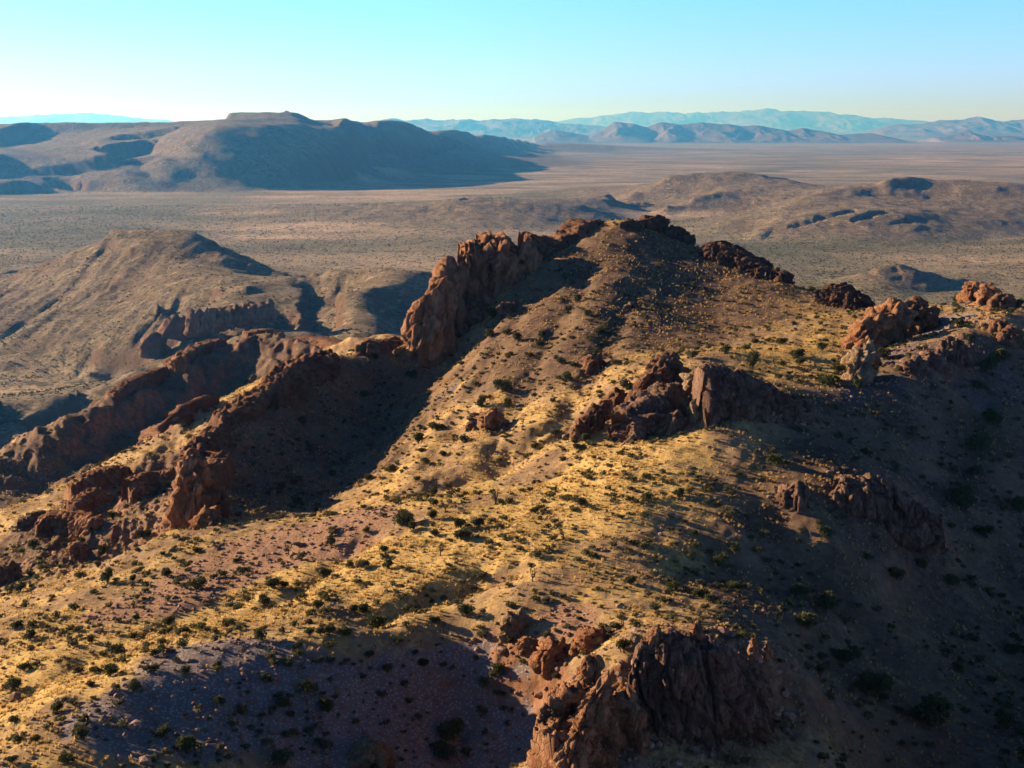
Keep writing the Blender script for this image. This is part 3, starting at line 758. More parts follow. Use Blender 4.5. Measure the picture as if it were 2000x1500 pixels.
own[(fc_r > 7) & (fc_y > 2600) & (fc_y < 5000) & (fc_u >= px_col(1390)) & ((fc_u - px_col(1390)) / (px_col(1640) - px_col(1390)) * 900 + 3000 > fc_y)] = 6
own[(fc_r > 7) & (fc_y > 2600) & (fc_y < 5000) & (fc_u >= px_col(1640))] = 6
own[(fc_r > 7) & (fc_y > 1700) & (fc_y < 2400) & (fc_u > px_col(1550))] = 7
names = [('valley_floor', 'broad desert valley floor speckled with shrubs and pale sandy streaks', 'valley floor'),
         ('mesa', 'long flat topped mesa with a blue shaded scarp and stepped benches', 'mesa'),
         ('butte', 'flat topped butte with ribbed sunny flank below a dark rim, near the valley floor', 'butte'),
         ('hill', 'dark shaded hill between the butte and the orange summit cliffs', 'hill'),
         ('hill', 'long low hill in the open valley behind the orange summit cliffs', 'hill'),
         ('hill', 'smooth low brown hill with a small dark scarp at its near end beyond the summit', 'hill'),
         ('hill', 'broad hill with dark broken rock bands and a shaded knob on top', 'hill'),
         ('hill', 'small brown cone hill casting a thin shadow on the valley floor', 'hill')]
for k, (nm, lab, cat) in enumerate(names):
    q = mq[own == k]
    if len(q) == 0: continue
    o = link(nm, sub_mesh(nm, mco, q, MMASK.reshape(-1, 4), M_VALLEY))
    tag(o, lab, cat, kind='structure')

# ------------------------------------------------------------------ the plain on to the horizon and the far ranges
fy = np.exp(np.linspace(math.log(19600), math.log(110000), 60)); fu = np.linspace(-0.62, 0.62, 120)
fU, fY = np.meshgrid(fu, fy); fX = fU * fY
fz = 3 * fbm(fX / 2500, fY / 2500, 2, 81) - 2.5 * (fY < 19900)
fm = np.zeros((len(fy), len(fu), 4)); fm[..., 1] = np.clip(0.3 + fbm(fX / 3000, fY / 9000, 3, 82), 0, 1) * 0.5; fm[..., 2] = 0.5
o = link('plain', sub_mesh('plain', np.stack([fX, fY, fz], -1).reshape(-1, 3), grid_quads(60, 120), fm.reshape(-1, 4), M_VALLEY))
tag(o, 'flat desert plain reaching to the horizon', 'plain', kind='structure')

g = G('far_mountain')
c = g.mix(g.ramp(g.noise(0.0016, 6, 0.65), 0.4, 0.62), (0.08, 0.066, 0.053), (0.125, 0.10, 0.08))
g.color(c); g.bump(g.noise(0.004, 7, 0.75), 0.8, 60.0)
M_FAR = g.m
def mountain_range(name, label, sky, Y, depth, seed, rough, nu=320, nv=56, spur=1.0):
    pu = np.array([pix_u(p[0], p[1]) for p in sky]); ph = np.array([CAM_Z - Y * pix_t(p[1]) for p in sky])
    u = np.linspace(pu[0], pu[-1], nu); H = np.maximum(np.interp(u, pu, ph), 0)
    w = np.linspace(-1, 1, nv)
    UU_, W = np.meshgrid(u, w)
    Yg = Y + W * depth; Xg = UU_ * Y * (1 + 0.0 * W)
    Hg = np.broadcast_to(H, UU_.shape)
    prof = np.maximum(1 - np.abs(W), 0) ** 1.15
    L = depth * 0.42
    rd = ridged(Xg / L + 0.4 * noise2(Xg / L, Yg / L, seed), Yg / (L * 2.6), 4, seed + 3, 0.55)
    body = prof * (1 + spur * (rd - 0.75) * np.minimum(1, 3.0 * np.abs(W)))
    z = Hg * body + Hg * rough * fbm(Xg / (L * .3), Yg / (L * .3), 4, seed + 9) * (0.3 + prof) * 0.5
    z = z - 12
    z[0] = -20; z[-1] = -20; z[:, 0] = np.minimum(z[:, 0], -20); z[:, -1] = np.minimum(z[:, -1], -20)
    me = mesh_from_arrays(name, np.stack([Xg, Yg, z], -1).reshape(-1, 3), quads=grid_quads(nv, nu))
    me.polygons.foreach_set('use_smooth', np.ones(len(me.polygons), bool))
    o = link(name, me, M_FAR)
    tag(o, label, 'mountains', kind='structure')
    return o
mountain_range('hills', 'chain of rounded sunlit brown hills at the far side of the plain',
    [(1040, 268), (1060, 258), (1085, 252), (1110, 256), (1150, 263), (1175, 252), (1200, 235), (1240, 240), (1262, 246), (1290, 237), (1330, 241), (1370, 236), (1410, 240), (1450, 244), (1480, 243), (1510, 248), (1540, 254), (1565, 248), (1600, 253), (1640, 262), (1700, 258), (1740, 267)], 27000, 2600, 5, 0.12)
mountain_range('hills', 'tiny dark cone hill on the plain before the blue range at the far right',
    [(1820, 268), (1860, 262), (1890, 253), (1905, 259), (1930, 264), (1960, 263), (2000, 266), (2080, 268)], 28000, 1400, 8, 0.1, nu=160, nv=50)
mountain_range('mountains', 'blue hazy mountain range at the far right of the plain',
    [(1690, 262), (1730, 245), (1760, 242), (1800, 240), (1840, 233), (1880, 230), (1905, 227), (1930, 232), (1960, 236), (2000, 231), (2060, 236), (2150, 240), (2250, 262)], 42000, 5000, 12, 0.25)
mountain_range('mountains', 'blue hazy mountain range behind the dark end of the mesa',
    [(640, 262), (690, 240), (720, 236), (760, 230), (800, 233), (830, 230), (870, 235), (905, 229), (940, 234), (975, 229), (1010, 230), (1060, 234), (1110, 240), (1180, 246), (1300, 262)], 45000, 5000, 14, 0.25)
mountain_range('mountains', 'faintest pale blue mountain range along the horizon behind the rounded hills',
    [(1000, 252), (1080, 236), (1150, 228), (1200, 222), (1270, 216), (1330, 218), (1400, 219), (1450, 214), (1500, 212), (1560, 216), (1620, 219), (1700, 228), (1800, 236), (1900, 244), (2050, 256)], 78000, 9000, 16, 0.22)
mountain_range('mountains', 'pale blue mountain range far behind the left end of the mesa',
    [(-300, 240), (-120, 232), (0, 226), (60, 223), (130, 222), (180, 219), (240, 226), (300, 232), (360, 238), (420, 254)], 72000, 9000, 18, 0.22)

# ------------------------------------------------------------------ haze: one closed box of air
def add_box(name, x0, x1, y0, y1, z0, z1):
    co = np.array([(x, y, z) for z in (z0, z1) for y in (y0, y1) for x in (x0, x1)], float)
    q = np.array([(0, 2, 3, 1), (4, 5, 7, 6), (0, 1, 5, 4), (2, 6, 7, 3), (0, 4, 6, 2), (1, 3, 7, 5)])
    return mesh_from_arrays(name, co, quads=q)
hm = bpy.data.materials.new('haze_air'); hm.use_nodes = True
ht = hm.node_tree; ht.nodes.clear()
ho = ht.nodes.new('ShaderNodeOutputMaterial'); hv = ht.nodes.new('ShaderNodeVolumePrincipled')
hv.inputs['Color'].default_value = (0.08, 0.42, 1.0, 1)
hv.inputs['Density'].default_value = 0.000036
hv.inputs['Anisotropy'].default_value = 0.45
hv.inputs['Absorption Color'].default_value = (1, 1, 1, 1)
ht.links.new(hv.outputs[0], ho.inputs['Volume'])
haze = link('haze', add_box('haze', -90000, 90000, -3000, 115000, -40, 1900), hm)
haze['kind'] = 'stuff'; haze['label'] = 'thin blue haze in the air over the desert valley'
# ------------------------------------------------------------------ rock outcrops
def noise3(x, y, z, seed=0):
    xf, yf, zf = np.floor(x), np.floor(y), np.floor(z)
    ix, iy, iz = xf.astype(np.int64), yf.astype(np.int64), zf.astype(np.int64)
    fx, fy, fz = x - xf, y - yf, z - zf
    def g(dx, dy, dz):
        h = _hash((ix + dx) & 0xffffffff, (iy + dy) & 0xffffffff, seed)
        h = _hash(h.astype(np.int64), (iz + dz) & 0xffffffff, seed + 5)
        a = (h & np.uint32(0xffff)).astype(float) * (2 * math.pi / 65536); c = (h >> np.uint32(16)).astype(float) / 32768.0 - 1
        s_ = np.sqrt(1 - c * c)
        return np.cos(a) * s_ * (fx - dx) + np.sin(a) * s_ * (fy - dy) + c * (fz - dz)
    f = lambda t: t * t * t * (t * (t * 6 - 15) + 10)
    u, v, w = f(fx), f(fy), f(fz)
    l = lambda a, b, t: a + t * (b - a)
    return 1.5 * l(l(l(g(0, 0, 0), g(1, 0, 0), u), l(g(0, 1, 0), g(1, 1, 0), u), v), l(l(g(0, 0, 1), g(1, 0, 1), u), l(g(0, 1, 1), g(1, 1, 1), u), v), w)
def facets(p, seed, jitter=1.0):
    """every scattered cell is cut by its own tilted plane: returns that plane's height at p, distance to the cell border and a cell tone"""
    ip = np.floor(p).astype(np.int64)
    d1 = np.full(len(p), 9.0); d2 = np.full(len(p), 9.0); H = np.zeros(len(p), np.uint32); V = np.zeros_like(p)
    for dx in (-1, 0, 1):
        for dy in (-1, 0, 1):
            for dz in (-1, 0, 1):
                c = ip + (dx, dy, dz)
                h = _hash(c[:, 0] & 0xffffffff, c[:, 1] & 0xffffffff, seed); h = _hash(h.astype(np.int64), c[:, 2] & 0xffffffff, seed + 3)
                q = c + np.stack([(h & np.uint32(1023)) / 1023.0, ((h >> np.uint32(10)) & np.uint32(1023)) / 1023.0, ((h >> np.uint32(20)) & np.uint32(1023)) / 1023.0], -1)
                e = p - q; d = np.sqrt((e ** 2).sum(1)); m = d < d1
                d2 = np.where(m, d1, np.minimum(d2, d)); d1 = np.where(m, d, d1); H = np.where(m, h, H); V = np.where(m[:, None], e, V)
    g_ = _hash(H.astype(np.int64), H.astype(np.int64) >> 7, seed + 11)
    n = np.stack([(g_ & np.uint32(255)) / 127.5 - 1, ((g_ >> np.uint32(8)) & np.uint32(255)) / 127.5 - 1, ((g_ >> np.uint32(16)) & np.uint32(255)) / 127.5 - 1], -1)
    off = ((g_ >> np.uint32(24)).astype(float) / 255.0 - 0.5)
    return (n * V).sum(1) * 0.9 + off * 0.55, d2 - d1, off
def roughen(p, nrm, sc, seed, rough=1.0, squat=1.0):
    """break a smooth body up into jointed, tilted blocks; returns moved points and a tone per point"""
    o = np.random.RandomState(seed).rand(3) * 50
    q = p / sc
    w = np.stack([noise3(q[:, 0] * 1.3 + o[0] + 9 * k, q[:, 1] * 1.3 + o[1], q[:, 2] * 0.8 + o[2], seed + k) for k in range(3)], -1) * 0.16
    col = 1 - np.abs(noise3(q[:, 0] * 1.9 + o[0], q[:, 1] * 1.9 + o[1], q[:, 2] * 0.4 * squat + o[2], seed)) * 1.7
    f1, e1, t1 = facets((q + w) * np.array([1.9, 1.9, 0.95 * squat]) + o, seed + 1)
    f2, e2, t2 = facets((q + w) * np.array([4.4, 4.4, 2.6 * squat]) + o, seed + 2)
    f3, e3, t3 = facets(q * np.array([10.5, 10.5, 7.0]) + o, seed + 3)
    f4, e4, t4 = facets(q * np.array([23.0, 23.0, 16.0]) + o, seed + 4)
    disp = 0.04 * f4 + 0.22 * (col - 0.4) + 0.36 * f1 - 0.20 * (1 - smooth(e1, 0.0, 0.12)) + 0.20 * f2 - 0.07 * (1 - smooth(e2, 0.0, 0.14)) + 0.085 * f3
    return p + nrm * (disp * sc * rough)[:, None], np.clip(0.5 + 0.45 * t1 + 0.5 * t2 + 0.35 * t3, 0, 1)
_ico = {}
def ico(sub):
    if sub not in _ico:
        bm = bmesh.new(); bmesh.ops.create_icosphere(bm, subdivisions=sub, radius=1.0)
        _ico[sub] = (np.array([v.co[:] for v in bm.verts]), np.array([[v.index for v in f.verts] for f in bm.faces])); bm.free()
    return _ico[sub]

def rock_material(name, a, b, lichen, lich_amt):
    g = G(name)
    p = g.pos()
    n1 = g.noise(0.35, 5, 0.6); n2 = g.noise(1.6, 6, 0.7)
    tn = g.n('ShaderNodeAttribute'); tn.attribute_name = 'tone'
    st = g.noise(0.9, 5, 0.65, g.scale(p, (1.0, 1.0, 0.28)))
    f = g.math('ADD', g.math('MULTIPLY', n1, 0.6), g.math('MULTIPLY', tn.outputs['Fac'], 0.45))
    c = g.mix(g.ramp(f, 0.36, 0.72), a, b)
    c = g.mix(g.ramp(st, 0.5, 0.72), c, tuple(x * 0.55 for x in a))
    c = g.mix(g.math('MULTIPLY', g.ramp(n2, 0.5, 0.66), lich_amt), c, lichen)
    c = g.mix(g.math('MULTIPLY', g.ramp(g.noise(5.0, 6, 0.75), 0.56, 0.7), 0.6), c, tuple(x * 0.4 for x in a))
    g.color(c)
    h = g.math('ADD', g.noise(2.1, 9, 0.75, g.scale(p, (1, 1, 0.5))), g.math('MULTIPLY', g.ramp(g.voro(1.7, g.scale(p, (1, 1, 0.5)), 'DISTANCE_TO_EDGE'), 0.0, 0.08), 0.35))
    g.bump(h, 1.0, 0.5)
    return g.m
M_RED = rock_material('rust_rock', (0.135, 0.064, 0.038), (0.22, 0.12, 0.068), (0.15, 0.13, 0.05), 0.5)
M_ORANGE = rock_material('orange_rock', (0.20, 0.088, 0.043), (0.33, 0.175, 0.088), (0.19, 0.155, 0.066), 0.5)
M_GREY = rock_material('grey_brown_rock', (0.12, 0.068, 0.045), (0.21, 0.13, 0.085), (0.17, 0.14, 0.07), 0.4)
M_RED_SHADED = rock_material('shaded_rust_rock', (0.07, 0.038, 0.026), (0.125, 0.072, 0.045), (0.09, 0.078, 0.035), 0.4)  # rust rock made darker: shade on the skyline crags put into its colour
M_PALE = rock_material('pale_rock', (0.19, 0.125, 0.07), (0.31, 0.22, 0.125), (0.22, 0.18, 0.07), 0.5)

def rock_mesh(name, w, d, h, seed, sub=4, top=0.6, lean=(0.0, 0.0), blocky=0.75, rough=1.0):
    v, f = ico(sub)
    rs = np.random.RandomState(seed)
    s = np.sign(v) * np.abs(v) ** blocky
    t = (s[:, 2] + 1) / 2
    p = np.empty_like(s)
    p[:, 2] = -0.55 * h + 1.55 * h * t
    hgt = np.clip(p[:, 2] / h, -0.5, 1)
    k = 1 - (1 - top) * np.clip(hgt, 0, 1) ** 1.3 + 0.25 * np.clip(-hgt, 0, 1)
    p[:, 0] = s[:, 0] * w * 0.5 * k; p[:, 1] = s[:, 1] * d * 0.5 * k
    sc = min(w, d, h * 1.2)
    o = rs.rand(3) * 50
    q = p / sc
    nrm = v.copy(); nrm[:, 2] *= 0.45
    p, tone = roughen(p, nrm, sc * 0.72, seed, rough * 1.25)
    crest = smooth(hgt, 0.55, 1.0)
    p[:, 2] += crest * 0.26 * h * rough * noise3(q[:, 0] * 3.1 + o[1], q[:, 1] * 3.1, q[:, 2] * 0 + o[0], seed + 8)
    p[:, 0] += lean[0] * np.maximum(p[:, 2], 0); p[:, 1] += lean[1] * np.maximum(p[:, 2], 0)
    me = mesh_from_arrays(name, p, tris=f); set_tone(me, tone)
    return me

def place_rock(x0, x1, ytop, ybase, seed, mat, parent=None, name='rock', Y=None, depth=0.9, **kw):
    """a rock whose foot shows at photo row ybase and whose top shows at ytop, between photo columns x0 and x1"""
    pc = 0.5 * (x0 + x1)
    if Y is None:
        hit = sight(pc, ybase)
        gx0, gy0, gz0 = hit
    else:
        gx0, gy0 = pix_u(pc, ybase) * Y, Y; gz0 = CAM_Z - Y * pix_t(ybase)
    w = (x1 - x0) / F * gy0 * 1.3
    d = w * depth
    yc = gy0 + d * 0.35
    xc = gx0 * yc / gy0
    ztop = CAM_Z - yc * pix_t(ytop)
    h = max(ztop - gz0, 0.4 * w, 0.5)
    kw['top'] = 0.5 + 0.6 * kw.get('top', 0.6) * 0.75
    me = rock_mesh(name, w, d, h, seed, **kw)
    me.materials.append(mat)
    o = bpy.data.objects.new(name, me); COL.objects.link(o)
    loc = Vector((xc, yc, gz0))
    if parent:
        o.parent = parent; o.location = loc - parent.location
    else: o.location = loc
    return o
def rock_wall(pts, thick, seed, mat, parent, name='wall', batter=0.22, ns=150, nt=64, rough=1.0, unit=None, squat=1.0):
    """a continuous cliff: pts are (photo column, top row, foot row, distance of the foot); it leans back by batter and is thick metres deep"""
    P = np.array([at(px, yb, Y) for px, yt, yb, Y in pts]); H = []
    for (px, yt, yb, Y), b_ in zip(pts, P):
        yb_ = Y
        for it in range(3):
            h = (CAM_Z - yb_ * pix_t(yt)) - b_[2]; yb_ = Y + batter * h + 0.3 * thick
        H.append(max(h, 0.4))
    H = np.array(H)
    L = np.concatenate([[0], np.cumsum(np.hypot(*(P[1:, :2] - P[:-1, :2]).T))])
    s_ = np.linspace(0, L[-1], ns)
    bx_, by_, bz_, hh = (np.interp(s_, L, a) for a in (P[:, 0], P[:, 1], P[:, 2], H))
    tx, ty = np.gradient(bx_), np.gradient(by_); ln = np.hypot(tx, ty); tx /= ln; ty /= ln
    nx, ny = -ty, tx                                   # pointing back, away from the viewer
    m_ = ny < 0; nx = np.where(m_, -nx, nx); ny = np.where(m_, -ny, ny)
    hh = hh * (1 + 0.10 * noise2(s_ / (0.16 * L[-1] + 1), s_ * 0, seed) + 0.05 * noise2(s_ / (0.05 * L[-1] + 0.5), s_ * 0 + 3, seed))
    t = np.linspace(0, 1, nt)
    # cross-section: buried foot, face, rounded top, back slope
    prof = np.array([(0, -0.45), (0.0, 0.0), (batter * 0.8, 0.8), (batter, 0.95)])
    e_ = np.concatenate([[0.0], np.cumsum([0.45, 0.75, 0.2, 0.35, 0.7])]); e_ /= e_[-1]
    end = smooth(np.minimum(s_, L[-1] - s_), 0, 0.08 * L[-1]) * 0.75 + 0.25
    co = np.zeros((nt, ns, 3)); nr = np.zeros((nt, ns, 3))
    back = np.interp(t, e_, [0, 0, 0.8 * batter, batter, batter, batter])         # times height
    dep = np.interp(t, e_, [0, 0, 0, 0.2, 1.0, 1.25])                              # times thickness
    hz = np.interp(t, e_, [-0.5, 0.0, 0.86, 1.0, 0.96, -0.3])
    for k in range(nt):
        off = back[k] * hh + dep[k] * thick * end
        co[k, :, 0] = bx_ + nx * off; co[k, :, 1] = by_ + ny * off; co[k, :, 2] = bz_ + hz[k] * hh
    fr = 1 - smooth(t, e_[2] - 0.02, e_[3] + 0.05); bk = smooth(t, e_[4] - 0.05, e_[5])
    up = 1 - np.maximum(fr, bk)
    nr[..., 0] = -nx[None] * fr[:, None] + nx[None] * bk[:, None]; nr[..., 1] = -ny[None] * fr[:, None] + ny[None] * bk[:, None]; nr[..., 2] = up[:, None]
    c0 = co.reshape(-1, 3); n0 = nr.reshape(-1, 3); n0 /= np.maximum(np.linalg.norm(n0, axis=1), 1e-6)[:, None]
    ctr = c0.mean(0)
    amp_ = (rough * (1 - 0.55 * smooth(np.repeat(t, ns), e_[2] - 0.06, e_[3])))
    p, tone = roughen(c0 - ctr, n0, unit or float(H.max()) * 0.75, seed, amp_, squat)
    # side ends closed by pulling the last columns together
    p = p.reshape(nt, ns, 3)
    for col_ in (0, ns - 1):
        mid = p[:, col_].mean(0); p[:, col_] = mid + (p[:, col_] - mid) * 0.25
    me = mesh_from_arrays(name, p.reshape(-1, 3), quads=grid_quads(nt, ns)); set_tone(me, tone); me.materials.append(mat)
    o = bpy.data.objects.new(name, me); COL.objects.link(o); o.parent = parent
    o.location = Vector([float(c) for c in ctr]) - parent.location
    return o
def outcrop(name, label, cat, specs, Y=None):
    """an outcrop is one thing; each buttress or block of it is a part"""
    first = None; root = None
    for k, sp in enumerate(specs):
        if sp[0] == 'wall':
            sp = list(sp); sp[1] = [p if len(p) == 4 else p + (float(sight(p[0], p[2])[1]),) for p in sp[1]]
            if root is None:
                root = bpy.data.objects.new(name, None); COL.objects.link(root)
                root.location = Vector(at(sp[1][0][0], sp[1][0][2], sp[1][0][3])); tag(root, label, cat)
            rock_wall(sp[1], sp[2], sp[3], sp[4], root, **(sp[5] if len(sp) > 5 else {}))
            continue
        a = sp[:6]; kw = dict(sp[6]) if len(sp) > 6 else {}
        x0, x1, yt, yb, seed, mat = a
        kw.setdefault('Y', Y)
        if root is None:
            pc = 0.5 * (x0 + x1)
            if kw['Y'] is None: hp = sight(pc, yb)
            else: hp = (pix_u(pc, yb) * kw['Y'], kw['Y'], CAM_Z - kw['Y'] * pix_t(yb))
            root = bpy.data.objects.new(name, None); COL.objects.link(root)
            root.location = Vector([float(c) for c in hp]); tag(root, label, cat)
        nm = kw.pop('name', 'buttress')
        place_rock(x0, x1, yt, yb, seed, mat, root, nm, **kw)
    return root
B = dict(sub=5)
outcrop('rock_cliff', 'tall orange rock cliff at the left end of the summit ridge, its foot brightly sunlit', 'cliff', [
    (794, 852, 572, 680, 11, M_ORANGE, dict(sub=5, top=0.62, lean=(0.2, 0.1), depth=1.0, Y=320, rough=0.75)), (826, 878, 548, 664, 21, M_ORANGE, dict(sub=5, top=0.65, lean=(0.1, 0.1), Y=323, rough=0.75)),
    (840, 905, 512, 640, 12, M_ORANGE, dict(sub=5, top=0.6, lean=(0.1, 0.1), Y=333, rough=0.7)),
    ('wall', [(892, 492, 618, 334), (918, 478, 616, 334), (942, 484, 610, 335), (962, 500, 600, 336)], 9.0, 13, M_ORANGE, dict(ns=100, nt=80, rough=0.75, squat=1.8)),
    ('wall', [(935, 474, 580, 344), (975, 456, 570, 346), (1010, 464, 552, 349), (1030, 480, 540, 351)], 10.0, 16, M_ORANGE, dict(ns=110, nt=72, rough=0.75, squat=1.8)),
    (955, 1012, 484, 574, 17, M_ORANGE, dict(sub=5, top=0.6, Y=343)), (1008, 1046, 482, 550, 18, M_ORANGE, dict(top=0.55, lean=(0.12, 0), Y=348)),
    ('wall', [(1030, 466, 520, 356), (1050, 456, 512, 357), (1078, 462, 500, 360), (1100, 466, 494, 362), (1140, 448, 482, 366), (1160, 430, 470, 372), (1186, 430, 456, 378)], 8.0, 19, M_RED, dict(ns=170, nt=56, rough=0.8, squat=1.8)),
    (905, 948, 590, 626, 15, M_RED, dict(top=0.45, Y=330)), (862, 905, 588, 640, 14, M_RED, dict(top=0.5, Y=327))])
outcrop('rock_outcrop', 'jagged dark rocks on top of the rounded summit', 'outcrop', [
    (1248, 1300, 431, 450, 31, M_RED_SHADED, dict(top=0.5, depth=0.6)), (1296, 1336, 441, 466, 32, M_RED_SHADED, dict(top=0.5, depth=0.6)), (1326, 1352, 455, 476, 33, M_RED_SHADED, dict(top=0.5, depth=0.6)), (1215, 1252, 435, 450, 34, M_RED_SHADED, dict(top=0.4, depth=0.6))])
outcrop('rock_outcrop', 'dark rock wall on the right shoulder of the summit skyline', 'outcrop', [
    ('wall', [(1362, 478, 498, 358), (1385, 470, 506, 352), (1420, 480, 514, 349), (1455, 503, 528, 345), (1490, 522, 540, 340)], 6.0, 35, M_RED_SHADED, dict(ns=110, nt=48, squat=1.6))])
outcrop('rock_outcrop', 'two small dark rocks low on the right skyline of the summit hill', 'outcrop', [
    (1502, 1522, 526, 544, 38, M_RED_SHADED, dict(depth=0.8)), (1520, 1544, 529, 548, 39, M_RED_SHADED, dict(depth=0.8))])
outcrop('rock_outcrop', 'dark shaded crag at the right end of the summit hill', 'outcrop', [
    ('wall', [(1590, 566, 584, 316), (1615, 552, 592, 312), (1650, 568, 604, 308), (1698, 598, 616, 304)], 6.0, 40, M_RED_SHADED, dict(ns=110, nt=48, squat=1.6))])
outcrop('rock_tower', 'leaning orange rock tower with a hollow, standing over the sunny bowl', 'rock tower', [
    (1652, 1712, 604, 682, 51, M_ORANGE, dict(sub=5, top=0.5, lean=(0.55, 0.1), depth=0.7)), (1704, 1762, 590, 672, 52, M_ORANGE, dict(sub=5, top=0.55, lean=(0.12, 0.1))), (1750, 1818, 588, 652, 53, M_RED, dict(sub=5, top=0.5)), (1672, 1708, 664, 690, 54, M_ORANGE, {})])
outcrop('rock_outcrop', 'pale yellow rock face below the leaning tower beside the large green bush', 'outcrop', [
    (1652, 1690, 680, 752, 55, M_PALE, dict(sub=5, top=0.6, lean=(0.3, 0.4))), (1682, 1712, 674, 722, 56, M_PALE, dict(top=0.5, lean=(0.1, 0.4)))])
outcrop('rock_outcrop', 'orange knob of rock on the far right crest against the valley', 'outcrop', [
    (1882, 1918, 553, 588, 57, M_ORANGE, dict(top=0.6)), (1908, 1946, 558, 596, 58, M_ORANGE, dict(top=0.5)), (1936, 1972, 576, 606, 59, M_RED, dict(top=0.5))])
outcrop('rock_outcrop', 'ribbed grey rocks capping the crest right of the saddle', 'outcrop', [
    (1830, 1862, 658, 700, 61, M_GREY, dict(top=0.5)), (1852, 1890, 656, 712, 62, M_GREY, dict(top=0.55)), (1800, 1838, 684, 716, 63, M_GREY, dict(top=0.5)), (1762, 1806, 698, 726, 64, M_GREY, dict(top=0.5))])
outcrop('rock_outcrop', 'low reddish rocks in the shade near the right edge below the crest', 'outcrop', [
    (1936, 1966, 622, 650, 65, M_RED, dict(top=0.5)), (1950, 1990, 640, 672, 66, M_RED, dict(top=0.5))])
outcrop('rock_outcrop', 'pink granite dome of rock behind the middle crags', 'outcrop', [
    (1240, 1290, 716, 778, 71, M_RED, dict(sub=5, top=0.5, lean=(0.35, 0))), (1276, 1330, 698, 752, 72, M_RED, dict(sub=5, top=0.6))])
outcrop('rock_outcrop', 'dark red fins of rock at the left foot of the middle crags', 'outcrop', [
    (1176, 1218, 764, 812, 73, M_RED, dict(top=0.55, lean=(0.2, 0))), (1140, 1178, 792, 842, 74, M_RED, dict(top=0.5, lean=(0.15, 0))), (1122, 1150, 822, 858, 75, M_RED, dict(top=0.5))])
outcrop('rock_cliff', 'middle crags with a pale yellow pillar and slanting slabs on the spur crest', 'cliff', [
    (1342, 1392, 720, 788, 76, M_PALE, dict(sub=5, top=0.6)), ('wall', [(1380, 722, 800, 193), (1410, 716, 806, 194), (1450, 720, 812, 195), (1490, 738, 822, 197), (1540, 760, 828, 199), (1590, 780, 820, 204)], 6.0, 77, M_GREY, dict(rough=0.85, squat=1.5)),
    (1348, 1382, 776, 820, 80, M_PALE, dict(top=0.7)), ('wall', [(1350, 744, 806), (1318, 760, 826), (1280, 782, 850), (1240, 806, 864), (1200, 824, 862)], 4.0, 81, M_GREY, dict(ns=130, nt=64, batter=0.5, squat=1.2)), (1292, 1330, 806, 846, 85, M_GREY, dict(top=0.5, lean=(0.2, 0)))])
outcrop('rock_cliff', 'shaded reddish cliff with one sunlit edge on the east slope', 'cliff', [
    ('wall', [(1612, 962, 1006, 170), (1640, 938, 1016, 169), (1690, 931, 1022, 169), (1740, 946, 1034, 169), (1790, 974, 1048, 169), (1845, 1010, 1060, 170)], 4.0, 91, M_GREY, dict(rough=0.7, squat=1.4))])
outcrop('rock_outcrop', 'small dark boulder outcrop beside a round bush left of the shaded cliff', 'outcrop', [
    (1524, 1556, 946, 990, 95, M_GREY, dict(top=0.6)), (1546, 1580, 940, 994, 96, M_GREY, dict(top=0.6))])
outcrop('rock_cliff', 'big dark rock fin at the bottom with glowing orange left edge and toothed crest', 'cliff', [
    ('wall', [(1228, 1308, 1390, 109), (1256, 1262, 1400, 109), (1300, 1244, 1410, 109), (1360, 1242, 1415, 109.5), (1410, 1262, 1415, 110), (1445, 1274, 1410, 111), (1486, 1282, 1405, 112), (1508, 1322, 1400, 113)], 2.6, 102, M_GREY, dict(ns=210, nt=84, rough=0.85, squat=1.3)),
    ('wall', [(1108, 1430, 1560, 97), (1136, 1378, 1530, 99.5), (1164, 1326, 1500, 101.5), (1195, 1334, 1470, 103.5), (1230, 1348, 1450, 105.5), (1262, 1368, 1450, 106)], 2.6, 108, M_ORANGE, dict(ns=150, nt=84, name='lower_wall')),
    (1136, 1168, 1276, 1330, 107, M_ORANGE, dict(top=0.6, lean=(0.1, 0), Y=106)), (1268, 1296, 1226, 1262, 120, M_ORANGE, dict(top=0.4, Y=111)), (1464, 1478, 1246, 1276, 121, M_ORANGE, dict(top=0.5, Y=113)), (1492, 1506, 1254, 1280, 122, M_ORANGE, dict(top=0.5, Y=113)), (1352, 1370, 1216, 1240, 123, M_ORANGE, dict(top=0.5, Y=112)),
    (1120, 1166, 1330, 1440, 124, M_ORANGE, dict(sub=5, top=0.4, lean=(0.3, 0.1), Y=100)), (1092, 1136, 1390, 1500, 125, M_ORANGE, dict(sub=5, top=0.4, lean=(0.3, 0.1), Y=97))])
outcrop('rock_outcrop', 'sunlit yellow rocks on the bare ground above the dark fin', 'outcrop', [
    (1130, 1180, 1226, 1268, 113, M_ORANGE, dict(top=0.5)), (1120, 1146, 1240, 1272, 114, M_ORANGE, dict(top=0.5))])
outcrop('rock_outcrop', 'crumbling tan outcrop on the bare slope left of the dark fin', 'outcrop', [
    (1046, 1104, 1256, 1310, 115, M_ORANGE, dict(top=0.6, lean=(0.2, 0.2))), (1010, 1050, 1246, 1274, 116, M_ORANGE, dict(top=0.4))])
outcrop('rock_outcrop', 'rock ledge with a bright left edge below the brow of the knoll', 'outcrop', [
    (982, 1030, 1194, 1244, 117, M_PALE, dict(top=0.75, depth=0.6))])
outcrop('rock_outcrop', 'pale boulder half buried at the bottom edge in the shaded ravine', 'outcrop', [
    (684, 760, 1452, 1500, 118, M_PALE, dict(top=0.5))])
